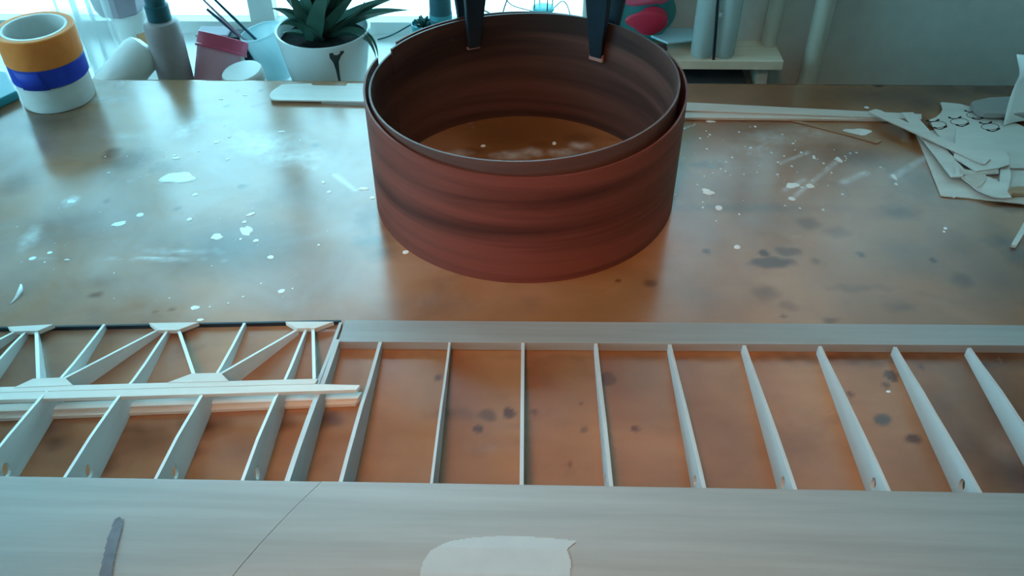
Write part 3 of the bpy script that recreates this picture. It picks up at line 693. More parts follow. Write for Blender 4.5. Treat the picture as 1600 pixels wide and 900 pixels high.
# ------------------------------------------------------------------ tape rolls
def ringprof(ri, ro, h, b=.0012): return [(ri, 0), (ro-b, 0), (ro, b), (ro, h-b), (ro-b, h), (ri+.0005, h), (ri, h-.0005)]
base = at(94, 152, 0)
zc = 0
for (nm, m, ro, ri, h, lab) in (('tape_roll', 'white_tape', .0475, .038, .0365, 'white tape roll at the bottom of the stack of three on the bench'),
                                ('tape_roll', 'blue_tape', .0495, .038, .0265, 'dark blue tape roll in the middle of the stack of three'),
                                ('tape_roll', 'orange', .0500, .0385, .0410, 'orange masking tape roll on top of the stack of three')):
    o = empty(nm, (base.x, base.y, zc), lab, 'tape roll', 'tape rolls stacked at the left of the bench')
    T = Matrix.Translation((base.x, base.y, zc+.0002))
    tp_ = MB().lathe(ringprof(ri+.0035, ro, h), 72, T, True).build('tape', M[m], o, 40)
    MB().lathe([(ri, 0), (ri+.0033, 0), (ri+.0033, h), (ri, h)], 72, T, True).build('core', M['white_tape'] if m == 'orange' else M['card'], o, 40)
    if m == 'blue_tape':                                  # loose end of the tape
        b = MB(); vs = []; a1 = math.radians(292)
        for k in range(13):
            a = a1 - k*.06; r = ro+.0009
            cut = 0 if k > 2 else 0
            for z in (.0005, h-.001): vs.append((base.x+r*math.cos(a-(.16 if z > .01 else 0)*(1 if k == 0 else 1)), base.y+r*math.sin(a-(.16 if z > .01 else 0)), zc+z))
        fs = [(2*k, 2*k+1, 2*k+3, 2*k+2) for k in range(12)]
        ob = b.add(vs, fs).build('tape_end', M[m], tp_, 60)
        sm = ob.modifiers.new('thickness', 'SOLIDIFY'); sm.thickness = .0007
    zc += h + .0002

# ------------------------------------------------------------------ flat things on the bench
def flat(name, pts, z0, t, m, label, cat, group=None, bevel=.0003):
    P = [at(px, py, z0+t) for px, py in pts]; b = MB().plate(P, z0, z0+t)
    o = b.build(name, M[m], None, bevel=bevel)
    return tag(o, label, cat, group)
b = MB().plate([at(px, py, .013) for px, py in [(-70, 98), (8, 112), (26, 142), (-70, 186)]], .0005, .013)
o = empty('teal_case', at(-20, 130), 'flat teal case at the left edge beside the tape rolls', 'case')
b.build('body', M['teal'], o, bevel=.0015)
MB().plate([at(px, py, .004) for px, py in [(-72, 98), (9, 113), (27.5, 145), (-72, 192)]], .0004, .004).build('base', M['navy'], o)
flat('plywood_plate', [(422, 153), (421, 148), (424, 143), (432, 137), (440, 132), (450, 131), (486, 130), (489, 133), (540, 134), (543, 130), (640, 130), (700, 131), (700, 159), (560, 158.5), (500, 157), (436, 156), (426, 155)], .0035, .0022, 'ply',
     'pale round-ended plywood plate at the back of the bench left of the hoop', 'plate')
flat('wood_strip', [(502, 157), (530, 156), (700, 158), (700, 164), (565, 163), (502, 159)], .0003, .0030, 'balsa', 'thin strip tucked under the pale round-ended plate', 'strip')
GP = 'balsa offcuts heaped at the right end of the bench'
flat('balsa_strip', [(990, 157), (1080, 160), (1440, 178), (1440, 186), (1080, 172.5), (990, 169.5)], .0042, .0020, 'ply', 'long wide pale balsa strip from hoop to offcut heap, farther of two', 'strip', GP)
flat('balsa_strip', [(990, 174), (1430, 179), (1430, 187), (1100, 184), (990, 183)], .0006, .0034, 'ply', 'long narrow pale balsa strip from hoop to offcut heap, nearer of two', 'strip', GP)
flat('veneer_strip', [(1229, 187), (1238, 186), (1378, 219), (1371, 224)], .0003, .0010, 'dark_wood', 'slim brown veneer strip lying askew below the long balsa strips', 'strip')
flat('wood_stick', [(1580, 382), (1589, 383.5), (1612, 345), (1604, 340)], .0003, .0040, 'ply', 'short pale stick at the right edge of the bench, below the heap', 'stick')
flat('balsa_sheet', [(1430, 206), (1437, 222), (1470, 305), (1488, 307), (1491, 309), (1494, 307), (1545, 312), (1640, 320), (1640, 235), (1540, 196)], .0003, .0018, 'ply', 'large pale bluish sheet at the bottom of the offcut heap', 'sheet', GP)
hk = empty('cut_sheet', at(1530, 200, .003), 'pale curved-edge sheet with burnt oval cut-outs in the offcut heap', 'sheet', GP)
pts = [(1452, 187), (1462, 183), (1470, 176), (1473, 170), (1471, 163), (1469, 160), (1474, 159.5), (1500, 162), (1525, 169), (1542, 176), (1575, 186), (1600, 198), (1640, 212), (1640, 262), (1560, 262), (1490, 240), (1462, 205)]
P = [at(px, py, .0052) for px, py in pts]; MB().plate(P, .0034, .0052).build('sheet', M['ply'], hk, bevel=.0003)
for (cx, cy) in ((1463.5, 195.5), (1498, 191), (1523, 180.5), (1546, 199)):
    ov = [at(cx+1+14*math.cos(t*pi/12), cy-1+5*math.sin(t*pi/12), .0053) for t in range(25)]
    MB().tube(ov, .00045, 5, False).build('cut_line', M['slot'], hk)
    for (x0, y0, x1, y1, sag) in ((-16, -7.5, 3, -8, 2.5), (-4, 4, 15, 2, 3.5)):
        arc = []
        for k in range(9):
            t = k/8; q = at(cx+x0+(x1-x0)*t, cy+y0+(y1-y0)*t+sag*math.sin(pi*t), .0053); arc.append(q)
        MB().tube(arc, [.0016, .0013, .0007, .0007, .0008, .0007, .0007, .0013, .0016], 6).build('burnt_slot', M['slot'], hk)
flat('balsa_block', [(1517, 160), (1522, 157), (1545, 152), (1590, 149.5), (1640, 150), (1640, 181), (1592, 178), (1540, 176.5), (1528, 172)], .0090, .0075, 'balsa', 'thick pinkish tapered balsa block at the back of the offcut heap', 'block', GP, .001)
flat('balsa_block', [(1531, 172), (1600, 172), (1640, 173), (1640, 182), (1545, 178)], .0055, .0034, 'slot', 'dark strip wedged beneath the pinkish tapered balsa block', 'block', GP)  # dark plate painting the shadow under the tapered block
flat('balsa_stick', [(1408, 175.5), (1427, 175), (1505, 262), (1505, 275), (1486, 276.5), (1465, 248)], .0078, .0018, 'ply', 'wide pale stick crossing under the long diagonal stick in the heap', 'stick', GP)
flat('balsa_sheet', [(1494, 201), (1503, 199), (1535, 212), (1567, 231), (1578, 247), (1577, 257), (1560, 262), (1525, 267), (1490, 245)], .0100, .0018, 'ply', 'broad five-sided pale sheet in the middle of the offcut heap', 'sheet', GP)
flat('balsa_stick', [(1356, 174), (1368, 170), (1376, 172), (1548, 249), (1539, 256), (1530, 253)], .0124, .0020, 'ply', 'long narrow pale stick lying diagonally on top of the offcut heap', 'stick', GP)
flat('cut_rib', [(1502, 277), (1512, 284), (1528, 297), (1550, 306), (1566, 309), (1581, 308), (1575, 299), (1580, 275), (1577, 255), (1563, 256), (1562, 284), (1540, 274), (1520, 272)], .0060, .0018, 'ply', 'pale rib shape with pointed tail at the front of the offcut heap', 'rib', GP)
flat('cut_disc_piece', [(1507, 275), (1520, 271), (1541, 271), (1540, 282), (1533, 290), (1526, 292), (1518, 288)], .0079, .0012, 'card', 'small brown half-round piece on the pale rib shape', 'offcut', GP)
flat('balsa_sliver', [(1499, 262), (1524, 267), (1560, 264), (1561, 270), (1508, 273), (1500, 272)], .0079, .0018, 'card', 'brownish wedge sliver under the five-sided sheet', 'offcut', GP)
flat('wood_offcut', [(1575, 297), (1579, 291), (1590, 290), (1640, 290), (1640, 303), (1582, 302)], .0045, .0060, 'dark_wood', 'round-ended brown offcut at the right edge of the heap', 'offcut', GP, .002)
flat('wood_offcut', [(1556, 303), (1584, 303), (1640, 305), (1640, 322), (1560, 313)], .0022, .0020, 'card', 'light brown flat offcut under the round-ended brown one', 'offcut', GP)
# crumpled paper at the right edge
def paper():
    b = MB(); nu, nv = 14, 12; vs = []; fs = []
    p0 = at(1594, 205, .006)
    for j in range(nv+1):
        for i in range(nu+1):
            u = i/nu; v = j/nv
            x = p0.x - .004 + .09*u + .010*math.sin(v*4+u*3) - .010*(1-v)*math.cos(u*2)*1.4
            y = p0.y + .012 + .045*v + .012*math.sin(u*5+v*3) + .01*math.sin(v*6)
            z = .0075 + .085*v**.9 + .006*math.sin(u*7+v*5)*v
            vs.append((x, y, z))
    n = nu+1
    for j in range(nv):
        for i in range(nu): fs.append((j*n+i, j*n+i+1, (j+1)*n+i+1, (j+1)*n+i))
    o = b.add(vs, fs).build('paper_sheet', M['paper'], None, 60)
    s = o.modifiers.new('thickness', 'SOLIDIFY'); s.thickness = .0006
    tag(o, 'crumpled white paper standing at the right edge behind the heap', 'paper')
paper()

# ------------------------------------------------------------------ window board things
SB = W1[2]
def lathe_thing(name, label, cat, loc, parts, tiltM=None, group=None):
    o = empty(name, loc, label, cat, group)
    T = tiltM if tiltM is not None else Matrix.Translation(Vector(loc))
    for (pn, prof, m, c0, c1) in parts:
        MB().lathe(prof, 48, T, False, c0, c1).build(pn, M[m], o, 40)
    return o
# aloe in a white pot
PY = 1.272
rimc = aty(504, 44, PY); pot = Vector((rimc.x, PY, SB)); hp = rimc.z-SB
o_pot = empty('potted_aloe', pot, 'aloe with long pointed leaves in a white pot by the window', 'potted plant')
T = Matrix.Translation(pot)
MB().lathe([(0, .001), (.050, .001), (.053, .004), (.0725, hp), (.0715, hp+.0015), (.0685, hp+.0005), (.066, hp-.022), (0, hp-.022)], 56, T).build('pot', M['ceramic'], o_pot, 50)
MB().lathe([(0, hp-.012), (.03, hp-.013), (.0664, hp-.0165)], 40, T).build('soil', M['soil'], o_pot, 60)
def leaf(p0, p1, p2, wd, n=12, fold=.35):
    p0, p1, p2 = map(Vector, (p0, p1, p2)); vs = []; fs = []
    for k in range(n+1):
        t = k/n; p = p0*(1-t)**2 + p1*2*t*(1-t) + p2*t*t; tg = (p1-p0)*(1-t)+(p2-p1)*t
        sd = tg.cross(Vector((0, 0, 1)))
        if sd.length < 1e-5: sd = Vector((1, 0, 0))
        sd.normalize(); up = sd.cross(tg).normalized()
        w_ = wd*(1-t**1.6)*(.75+.5*t*(1-t)*2) + .0004; th = w_*.28
        vs += [p - sd*w_/2 + up*w_*fold*.5, p - up*th*.3 + up*0, p + sd*w_/2 + up*w_*fold*.5, p - up*(th+w_*.12)]
    for k in range(n):
        for j in range(4): fs.append((4*k+j, 4*k+(j+1) % 4, 4*k+4+(j+1) % 4, 4*k+4+j))
    fs += [(0, 1, 2, 3), tuple(range(4*n, 4*n+4))[::-1]]
    return MB().add(vs, fs)
cen = Vector((pot.x-.006, PY-.004, SB+hp-.012))
LV = [((466,16),(424,13),1.25,.026),((470,4),(430,-16),1.27,.026),((478,-20),(455,-55),1.26,.030),((500,-40),(490,-80),1.28,.030),((530,-35),(545,-80),1.30,.030),((545,-10),(575,-40),1.29,.026),
      ((560,12),(642,16),1.30,.024),((565,2),(632,-6),1.31,.020),((585,28),(591,90),1.24,.012),((575,30),(588,92),1.23,.014),((462,22),(437,40),1.23,.020),((450,45),(442,52),1.24,.014),((500,5),(515,-30),1.22,.030),((465,30),(452,-10),1.24,.026),((520,20),(560,-20),1.25,.022),((568,20),(571,-2),1.26,.008)]
for (mid, tip, yy, wd) in LV:
    leaf(cen + Vector((random.uniform(-.008, .008), random.uniform(-.008, .008), 0)), aty(mid[0], mid[1], (yy+PY)/2), aty(tip[0], tip[1], yy), wd*1.35).build('leaf', M['aloe'], o_pot, 50)
# brown-black leaf mass in the pot right side and drip down the pot
b = MB(); vs = []
def pot_pt(a, f, e=.0006): return pot + Vector(((.053+.0195*f+e)*math.cos(a), (.053+.0195*f+e)*math.sin(a), .004+(hp-.004)*f))
drip = [(.93, -64, 9), (.90, -64, 9), (.86, -66, 7), (.78, -66, 3.4), (.65, -65, 2.2), (.5, -64, 1.8), (.35, -62.5, 1.8), (.2, -60.5, 2.4), (.05, -60, 2.2)]
for f, a, wdeg in drip:
    a = math.radians(a)
    vs += [pot_pt(a-math.radians(wdeg), f), pot_pt(a+math.radians(wdeg), f)]
b.add(vs, [(2*k, 2*k+1, 2*k+3, 2*k+2) for k in range(len(drip)-1)]).build('drip_mark', M['drip'], o_pot)

def upright(px_b, py_ref, Y): return Vector((aty(px_b, py_ref, Y).x, Y, SB))
# pink tub leaning back and to the right
q = aty(322, 118, 1.235)
Tm = tilt((q.x+.001, 1.238, SB+.015), math.radians(-31), math.radians(15), 0)
o = empty('pink_tub', (q.x+.001, 1.238, SB), 'translucent pink tub with a darker pink rim, tilted, by the spray bottle', 'tub')
MB().lathe([(0, 0), (.029, 0), (.031, .003), (.0365, .080), (.0355, .080), (.030, .006), (0, .004)], 48, Tm).build('body', M['pink'], o, 50)
MB().lathe([(.0358, .072), (.0392, .072), (.0392, .0755), (.0380, .0765), (.0380, .094), (.0365, .0945), (.0358, .080)], 48, Tm, True).build('rim', M['pink_dark'], o, 50)
MB().lathe([(0, .084), (.0362, .084), (.0362, .086), (0, .086)], 40, Tm).build('lid', M['pink_dark'], o, 50)
# white screw-cap tub
q = aty(389, 110, 1.205)
Tm = tilt((q.x, 1.205, SB+.003), math.radians(4), math.radians(-7), 0)
o = empty('white_jar', (q.x, 1.205, SB), 'small white jar with a smooth pale lid between pink tub and frosted tumbler', 'jar')
hj = q.z-SB
MB().lathe([(0, 0), (.026, 0), (.028, .003), (.028, hj-.020), (0, hj-.020)], 40, Tm).build('body', M['white_plastic'], o, 50)
MB().lathe([(0, hj-.0195), (.0300, hj-.0195), (.0308, hj-.018), (.0308, hj-.003), (.0290, hj), (0, hj+.0005)], 40, Tm).build('lid', M['white_plastic'], o, 50)
# spray bottle
q = upright(277, 128, 1.235); tp = aty(252, 32, 1.235); h = tp.z-SB
o = empty('spray_bottle', q, 'greyish translucent bottle with a dark teal cap beside the pink tub', 'bottle')
T = Matrix.Translation(q)
MB().lathe([(0, 0), (.0225, 0), (.0255, .004), (.0262, h*.6), (.0262, h-.006), (.023, h), (.014, h+.003), (0, h+.003)], 40, T).build('body', M['grey_plastic'], o, 40)
MB().lathe([(0, h+.0032), (.0172, h+.0032), (.0172, h+.024), (.0145, h+.026), (.0145, h+.060), (.011, h+.064), (0, h+.064)], 32, T).build('cap', M['teal_dark'], o, 40)
# white bottle lying propped
c = aty(200, 108, 1.215); e = aty(232, 70, 1.245)
ax = (e-c).normalized(); rot = Vector((0, 0, 1)).rotation_difference(ax).to_matrix().to_4x4()
Tm = Matrix.Translation(c) @ rot
o = empty('white_bottle', (c.x, c.y, SB), 'plain white bottle lying propped against the spray bottle', 'bottle')
MB().lathe([(0, -.060), (.024, -.060), (.0285, -.054), (.0295, 0), (.0295, .030), (.026, .040), (.015, .046), (0, .047)], 40, Tm).build('body', M['white_plastic'], o, 40)
MB().lathe([(0, -.078), (.010, -.078), (.0115, -.076), (.0115, -.0605), (0, -.0605)], 24, Tm).build('cap', M['teal_dark'], o, 40)
# white canister behind with lilac tub on top
q = upright(225, 100, 1.41); tp = aty(210, 16, 1.41); h = tp.z-SB
o = empty('white_canister', q, 'tall white canister behind the lying bottle, under the lilac tub', 'canister')
MB().lathe([(0, 0), (.027, 0), (.029, .003), (.029, h-.003), (.027, h), (0, h)], 40, Matrix.Translation(q)).build('body', M['white_plastic'], o, 40)
lb = MB(); vs = []
for k in range(9):
    a = math.radians(-62 + k*7)
    for f in (.30, .62): vs.append(q + Vector((.0294*math.cos(a), .0294*math.sin(a), h*f)))
lb.add(vs, [(2*k, 2*k+2, 2*k+3, 2*k+1) for k in range(8)]).build('label', M['apricot'], o)
q2 = q + Vector((-.012, .0, h+.0005))
o = empty('lilac_tub', q2, 'lilac tub resting on the tall white canister', 'tub')
MB().lathe([(0, 0), (.036, 0), (.040, .004), (.050, .075), (.048, .075), (.037, .006), (0, .005)], 8, tilt(q2, 0, 0, .3)).build('body', M['lilac'], o, 20)
MB().lathe([(.0475, .070), (.053, .070), (.053, .078), (.0475, .078)], 8, tilt(q2, 0, 0, .3), True).build('rim', M['lilac'], o, 20)
# frosted tumbler with sticks
q = upright(440, 128, 1.325); tp = aty(404, 51, 1.325); h = tp.z-SB; q.z += .005
Tm = tilt(q, 0, math.radians(-13), 0)
o = empty('frosted_tumbler', q, 'frosted clear tumbler holding teal sticks beside the aloe pot', 'tumbler')
MB().lathe([(0, .0), (.020, .0), (.022, .002), (.033, h), (.0318, h), (.0205, .004), (0, .003)], 40, Tm).build('body', M['tumbler'], o, 50)
MB().lathe([(.0315, h-.004), (.0345, h-.004), (.0345, h), (.0315, h)], 40, Tm, True).build('rim', M['tumbler'], o, 50)
for (tx, ty, dx, nm, m, lab, ex) in ((323, 14, .004, 'paintbrush', 'teal_dark', 'short thick dark teal stick leaning left in the frosted tumbler', 1.0),
                                 (310, -8, -.002, 'paintbrush', 'lilac', 'thin mauve stick in the middle of the frosted tumbler', .7),
                                 (326, -10, .010, 'paintbrush', 'teal_dark', 'thin dark teal stick, rightmost of the three in the frosted tumbler', .8)):
    A = q + Vector((.003+dx, -.004+dx, .008)); Bp = aty(tx, ty, 1.325 + dx)
    o = empty(nm, A, lab, 'stick', 'sticks in the frosted tumbler')
    MB().tube([A + (Bp-A)*.28, A + (Bp-A)*.7, Bp], [.0030*ex, .0030*ex, .0022*ex], 10).build('handle', M[m], o, 50)
    MB().tube([A, A + (Bp-A)*.1, A + (Bp-A)*.28], [.0012, .0032*ex, .0032*ex], 10).build('tip', M['teal'], o, 50)
# dark box and white paper scrap behind
a = aty(330, 62, 1.40); c = aty(407, 62, 1.40)
o = empty('dark_box', ((a.x+c.x)/2, 1.37, SB), 'dark navy box with a beige lid standing behind the pink tub', 'box')
z1 = aty(360, 58, 1.34).z
MB().box((a.x, 1.34, SB+.0005), (c.x, 1.372, z1)).build('body', M['navy'], o, bevel=.001)
MB().box((a.x-.001, 1.339, z1+.0002), (aty(376, 58, 1.40).x, 1.373, z1+.004)).build('lid', M['lilac'], o, bevel=.001)
a = aty(366, 98, 1.25); bq = aty(381, 98, 1.25); t_ = aty(375, 84, 1.262)
b = MB().add([(a.x, 1.25, SB+.0005), (bq.x, 1.25, SB+.0005), (t_.x, 1.262, t_.z), (a.x, 1.258, SB+.0005), (bq.x, 1.276, SB+.0005), (t_.x+.003, 1.266, t_.z)], [(0, 1, 2), (5, 4, 3), (0, 3, 4, 1), (1, 4, 5, 2), (2, 5, 3, 0)])
tag(b.build('paper_scrap', M['paper'], None), 'folded white paper scrap peeking out behind the small white jar', 'paper')
# small succulent pot
Yq = 1.42; q = upright(668, 100, Yq); tp = aty(661, 36, Yq); h = tp.z-SB
q.x = tp.x
o = empty('potted_succulent', q, 'tiny succulent in a teal pot behind the hoop rim', 'potted plant')
T = Matrix.Translation(q)
MB().lathe([(0, 0), (.014, 0), (.0165, .002), (.0205, h), (.019, h), (.0175, h-.006), (0, h-.006)], 32, T).build('pot', M['teal'], o, 50)
for k in range(9):
    a = k*2.4; r = .004+.0012*k
    A = q + Vector((r*math.cos(a)*.6, r*math.sin(a)*.6, h-.006)); Bp = A + Vector((r*math.cos(a), r*math.sin(a), .017-.0008*k))
    MB().tube([A, (A+Bp)/2 + Vector((0, 0, .001)), Bp], [.0018, .0034, .0010], 7).build('leaf', M['succ'], o, 60)
# dark vase
Yq = 1.40; tp = aty(688, 10, Yq); q = Vector((tp.x, Yq, SB)); h = .17
o = empty('dark_vase', q, 'dark teal cylindrical vase behind the left clamp', 'vase')
MB().lathe([(0, 0), (.016, 0), (.0175, .003), (.0185, h*.5), (.0175, h), (.0162, h), (.0165, .006), (0, .005)], 36, Matrix.Translation(q)).build('body', M['teal_dark'], o, 50)
MB().lathe([(.0172, h*.45), (.0192, h*.45), (.0192, h*.5), (.0172, h*.5)], 36, Matrix.Translation(q), True).build('band', M['teal'], o, 50)
# small jar with wire handle
Yq = 1.44; tp = aty(849, 12, Yq); q = Vector((tp.x, Yq, SB)); h = tp.z-SB
o = empty('wire_lantern', q, 'little glass jar with a cyan top and wire hoops on the window board', 'lantern')
T = Matrix.Translation(q)
MB().lathe([(0, 0), (.0155, 0), (.0165, .003), (.0165, h-.003)], 32, T).build('glass', M['tumbler'], o, 50)
MB().lathe([(0, h-.0028), (.0185, h-.0028), (.0185, h+.001), (.016, h+.002), (0, h+.002)], 32, T).build('lid', M['cyan_lid'], o, 50)
for k in range(4):
    a = k*pi/2+.4; P0 = q + Vector((.0165*math.cos(a), .0165*math.sin(a), h+.001))
    MB().tube([P0, P0 + Vector((0, 0, .03)), q + Vector((.01*math.cos(a), .01*math.sin(a), h+.055)), q + Vector((0, 0, h+.065))], .0011, 6).build('wire', M['wire'], o)
def cable(pts, r, label):
    P = [aty(px, py, y) for px, py, y in pts]
    Q = []
    for i in range(len(P)-1):
        for k in range(6):
            t = k/6; p0 = P[max(i-1, 0)]; p1 = P[i]; p2 = P[i+1]; p3 = P[min(i+2, len(P)-1)]
            Q.append(.5*((2*p1)+(p2-p0)*t+(2*p0-5*p1+4*p2-p3)*t*t+(3*p1-p0-3*p2+p3)*t**3))
    Q.append(P[-1])
    tag(MB().tube(Q, r, 7).build('cable', M['wire'], None, 60), label, 'cable', 'cables in front of the window')
cable([(590, 62, 1.475), (612, 55, 1.475), (636, 42, 1.475), (652, 33, 1.47)], .0014, 'straight dark cable running right from the aloe towards the succulent')
cable([(783, 30, 1.48), (788, 12, 1.48), (796, -10, 1.48)], .0013, 'short upright dark cable just right of the left clamp')
cable([(786, -8, 1.485), (800, 8, 1.485), (830, 17, 1.47), (846, 20, 1.465)], .0010, 'thin curved cable drooping to the left of the wire lantern')
cable([(866, 12, 1.46), (878, 2, 1.47), (886, 8, 1.48), (892, 28, 1.48)], .0010, 'thin looped cable to the right of the wire lantern')
cable([(750, 14, 1.47), (760, 18, 1.47), (772, 24, 1.47), (790, 30, 1.47)], .0013, 'low slanting cable beside the left clamp')

# ------------------------------------------------------------------ shelf at the right of the window and what is on it
zs = at(1225, 97, 0)                       # direction only
def shelf_z(): return -.017
SZ0 = shelf_z(); f0 = at(1225, 96, SZ0); yf = f0.y; xr = f0.x; xl = .118
o = empty('wall_shelf', ((xl+xr)/2, WY, SZ0), 'cream painted wooden shelf on the wall behind the hoop', 'shelf')
MB().box((xl, yf, SZ0-.0145), (xr, WY-.0005, SZ0)).build('board', M['cream'], o, bevel=.001)
for xx in (xr-.022,):
    MB().box((xx-.008, yf+.02, SZ0-.06), (xx+.008, WY-.0005, SZ0-.0147)).build('bracket', M['pipe'], o, bevel=.001)
# teal bag with red bundles
def lump(c, r, seed, m, name, parent=None, amp=.25, seg=3):
    bm = bmesh.new(); bmesh.ops.create_icosphere(bm, subdivisions=seg, radius=1)
    rr = random.Random(seed); dirs = [(Vector((rr.uniform(-1, 1), rr.uniform(-1, 1), rr.uniform(-1, 1))).normalized(), rr.uniform(2, 6), rr.uniform(0, 6)) for _ in range(7)]
    for v in bm.verts:
        d = 1 + amp*sum(math.sin(v.co.dot(D)*f+p) for D, f, p in dirs)/7*2
        v.co = Vector((c[0]+v.co.x*r[0]*d, c[1]+v.co.y*r[1]*d, c[2]+v.co.z*r[2]*d))
    zmin = min(v.co.z for v in bm.verts)
    me = bpy.data.meshes.new(name); bm.to_mesh(me); bm.free()
    return link(name, me, m, parent, True)
bc = aty(985, 20, 1.305)
bg_o = empty('teal_bag', (bc.x, 1.305, SZ0), 'crumpled teal plastic bag holding red bundles beside the right clamp', 'bag')
lump((bc.x+.006, 1.309, SZ0+.060), (.056, .012, .058), 3, M['bag'], 'film', bg_o, .30, 5)
c1 = aty(1013, -4, 1.285)
o1 = lump((c1.x, 1.283, c1.z+.016), (.037, .010, .027), 5, M['pinkred'], 'cloth_bundle', None, .22, 4)
tag(o1, 'pinkish red cloth bundle, upper of two at the teal bag', 'bundle', 'red bundles at the teal bag')
c2 = aty(1014, 36, 1.285)
o2 = lump((c2.x, 1.283, c2.z+.004), (.030, .009, .022), 8, M['red'], 'cloth_bundle', None, .22, 4)
tag(o2, 'dark red bundle, lower of two at the teal bag beside the blue card', 'bundle', 'red bundles at the teal bag')
# maroon box with light blue card
zb = SZ0+.018
A = aty(1000, 55, 1.258); Bx = aty(1043, 70, 1.258)
o = empty('maroon_box', ((A.x+Bx.x)/2, 1.27, SZ0), 'dark maroon box on the shelf under the light blue card', 'box')
MB().box((A.x, yf+.002, SZ0+.0003), (Bx.x, yf+.018, zb-.002)).build('body', M['maroon'], o, bevel=.001)
MB().box((A.x-.0008, yf+.0015, zb-.0018), (Bx.x+.0008, yf+.0185, zb+.0002)).build('lid', M['maroon'], o)
pts = [(997, 41), (1060, 33), (1096, 30), (1092, 60), (1044, 66), (998, 47)]
P = [at(px, py, zb+.004) for px, py in pts]; P = [Vector((p.x, min(max(p.y, yf-.002), WY-.004), 0)) for p in P]
tag(MB().plate(P, zb+.0004, zb+.004).build('blue_card', M['blue_card'], None, bevel=.0004), 'light blue card lying on the maroon box on the shelf', 'card')
o = empty('dark_cabinet', (.21, 1.27, ZF), 'dark teal cabinet under the cream shelf behind the bench', 'cabinet')  # box added to give the dark gap under the shelf
x0c, x1c = xl, aty(1180, 115, 1.25).x
MB().box((x0c, 1.225, ZF+.02), (x1c, WY-.001, SZ0-.05)).build('body', M['cabinet'], o, bevel=.002)
MB().box((x0c+.004, 1.2235, ZF+.04), (x1c-.004, 1.2250, SZ0-.06)).build('door', M['cabinet'], o, bevel=.0005)
MB().box((x0c+.01, 1.24, ZF), (x1c-.01, WY-.002, ZF+.02)).build('plinth', M['black'], o)
# two cloudy bottles with a dark rod between them
for (px, lab) in ((1099, 'cloudy clear bottle on the shelf left of the dark rod'), (1134, 'cloudy clear bottle on the shelf right of the dark rod')):
    Yq = yf+.020; p = at(px, 91, SZ0); q = Vector((aty(px, 60, Yq).x, Yq, SZ0))
    o = empty('clear_bottle', q, lab, 'bottle', 'cloudy bottles on the shelf')
    MB().lathe([(0, .0005), (.0145, .0005), (.0165, .004), (.0168, .10), (.015, .125), (.009, .14), (.009, .155), (.0078, .155), (.0078, .14), (.0135, .124), (.0155, .10), (.0155, .005), (0, .003)], 32, Matrix.Translation(q)).build('body', M['clear'], o, 50)
    MB().lathe([(0, .156), (.0105, .156), (.0105, .172), (0, .173)], 24, Matrix.Translation(q)).build('cap', M['white_plastic'], o, 50)
Yq = yf+.004; p0 = aty(1115, 92, Yq); p1 = aty(1119, -20, Yq+.004)
o = empty('dark_rod', (p0.x, Yq, SZ0), 'thin dark rod standing upright between the two cloudy bottles', 'rod')
MB().tube([(p0.x, Yq, SZ0+.0005), (p1.x, Yq+.004, SZ0+.16)], .0022, 10).build('rod', M['black'], o, 50)
MB().tube([(p0.x, Yq, SZ0+.07), (p0.x+.0002, Yq, SZ0+.076)], .003, 10).build('collar', M['clear'], o, 50)
# heating pipes on the wall
for (px, py, r, lab, z0) in ((1216, 20, .0115, 'cream heating pipe rising beside the shelf end, left of two', SZ0+.0005), (1277, 60, .0145, 'cream heating pipe on the bare wall, right of two', ZF)):
    Yq = WY-r-.008 if z0 < -.1 else WY-r-.004; p = aty(px, py, Yq)
    if z0 > -.1: p.x = min(p.x, xr-r-.001)
    o = empty('heating_pipe', (p.x, Yq, z0), lab, 'pipe', 'heating pipes on the back wall')
    MB().tube([(p.x, Yq, z0), (p.x, Yq, ZC)], r, 24).build('pipe', M['pipe'], o, 50)
    MB().box((p.x-.006, Yq+r-.001, .14), (p.x+.006, WY-.0003, .155)).build('clip', M['pipe'], o)

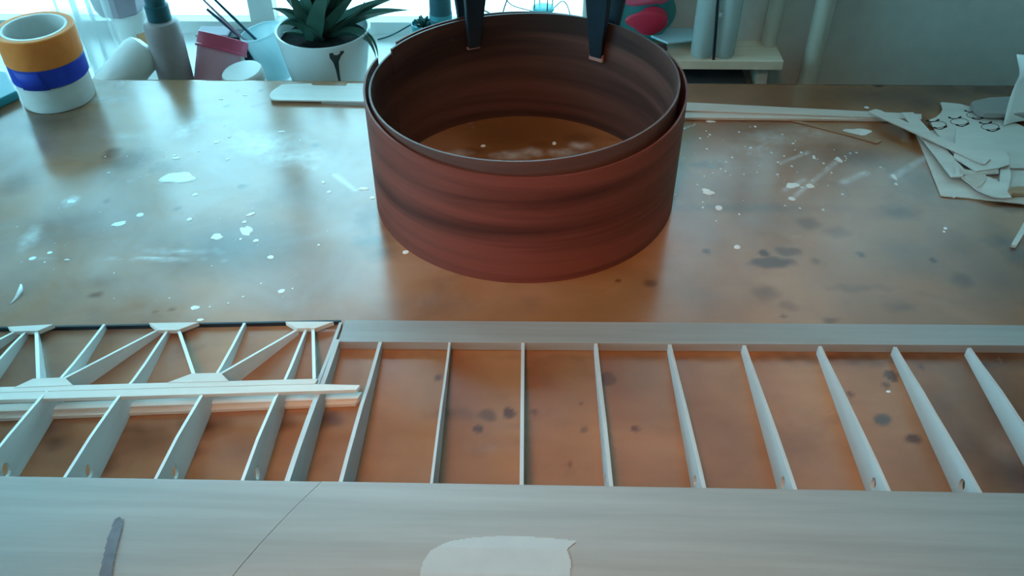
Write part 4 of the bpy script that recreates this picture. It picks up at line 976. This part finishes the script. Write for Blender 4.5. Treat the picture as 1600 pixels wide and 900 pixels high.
# ------------------------------------------------------------------ curtains, fill lamp
def curtain(name, x0, x1, y, z0, z1, m, label, folds, amp, flare=0):
    b = MB(); nu, nv = 90, 14; vs = []; fs = []
    for j in range(nv+1):
        v = j/nv; z = z0+(z1-z0)*v
        for i in range(nu+1):
            u = i/nu
            sp = 1 + flare*(1-v)**2
            x = x1-(x1-x0)*(1-u)*sp + .004*math.sin(v*5+u*4)
            vs.append((x, y + amp*math.sin(2*pi*folds*u+1.1*math.sin(v*2.2)) + amp*.5*math.sin(2*pi*folds*1.7*u+v*3), z + .012*math.sin(u*9)*(1-v)))
    n = nu+1
    for j in range(nv):
        for i in range(nu): fs.append((j*n+i, j*n+i+1, (j+1)*n+i+1, (j+1)*n+i))
    o = b.add(vs, fs).build(name, m, None, 80)
    return tag(o, label, 'curtain')
curtain('curtain', aty(84, 40, 1.30).x, aty(186, 40, 1.30).x, 1.30, SB+.022, 1.62, M['curtain'], 'sheer pale curtain hanging at the left side of the window', 4, .012)
curtain('net_curtain', W2[0]-.02, W2[1]+.03, WY-.05, W2[2]-.03, 1.62, M['curtain2'], 'net curtain drawn across the window above the heating pipes', 16, .010)  # added out of view to weaken the light of this window
# unseen fill lamp added for a warm lens cast: cone shade turned to the middle of the bench, and its light
lo = Vector(FILL_LOC); dr = (Vector(FILL_AIM)-lo).normalized()
LQ = Vector((0, 0, -1)).rotation_difference(dr)
o = empty('hanging_lamp', (lo.x, lo.y, ZC), 'warm cone-shaded lamp hanging above the near side of the bench', 'lamp')
T = Matrix.Translation(lo) @ LQ.to_matrix().to_4x4()
top = T @ Vector((0, 0, .07))
MB().tube([(top.x, top.y, ZC), top], .004, 8).build('cord', M['black'], o)
MB().lathe([(.035, .07), (.13, -.05), (.132, -.05), (.037, .072)], 40, T, True).build('shade', M['lamp_shade'], o, 60)
ld = bpy.data.lights.new('lamp_light', 'SPOT'); ld.shadow_soft_size = .18; ld.energy = FILL_POWER; ld.color = FILL_COLOR
ld.spot_size = math.radians(35); ld.spot_blend = 1.0
lob = bpy.data.objects.new('lamp_light', ld); COL.objects.link(lob); lob.parent = o
lob.location = (0, 0, lo.z-ZC); lob.rotation_mode = 'QUATERNION'; lob.rotation_quaternion = LQ
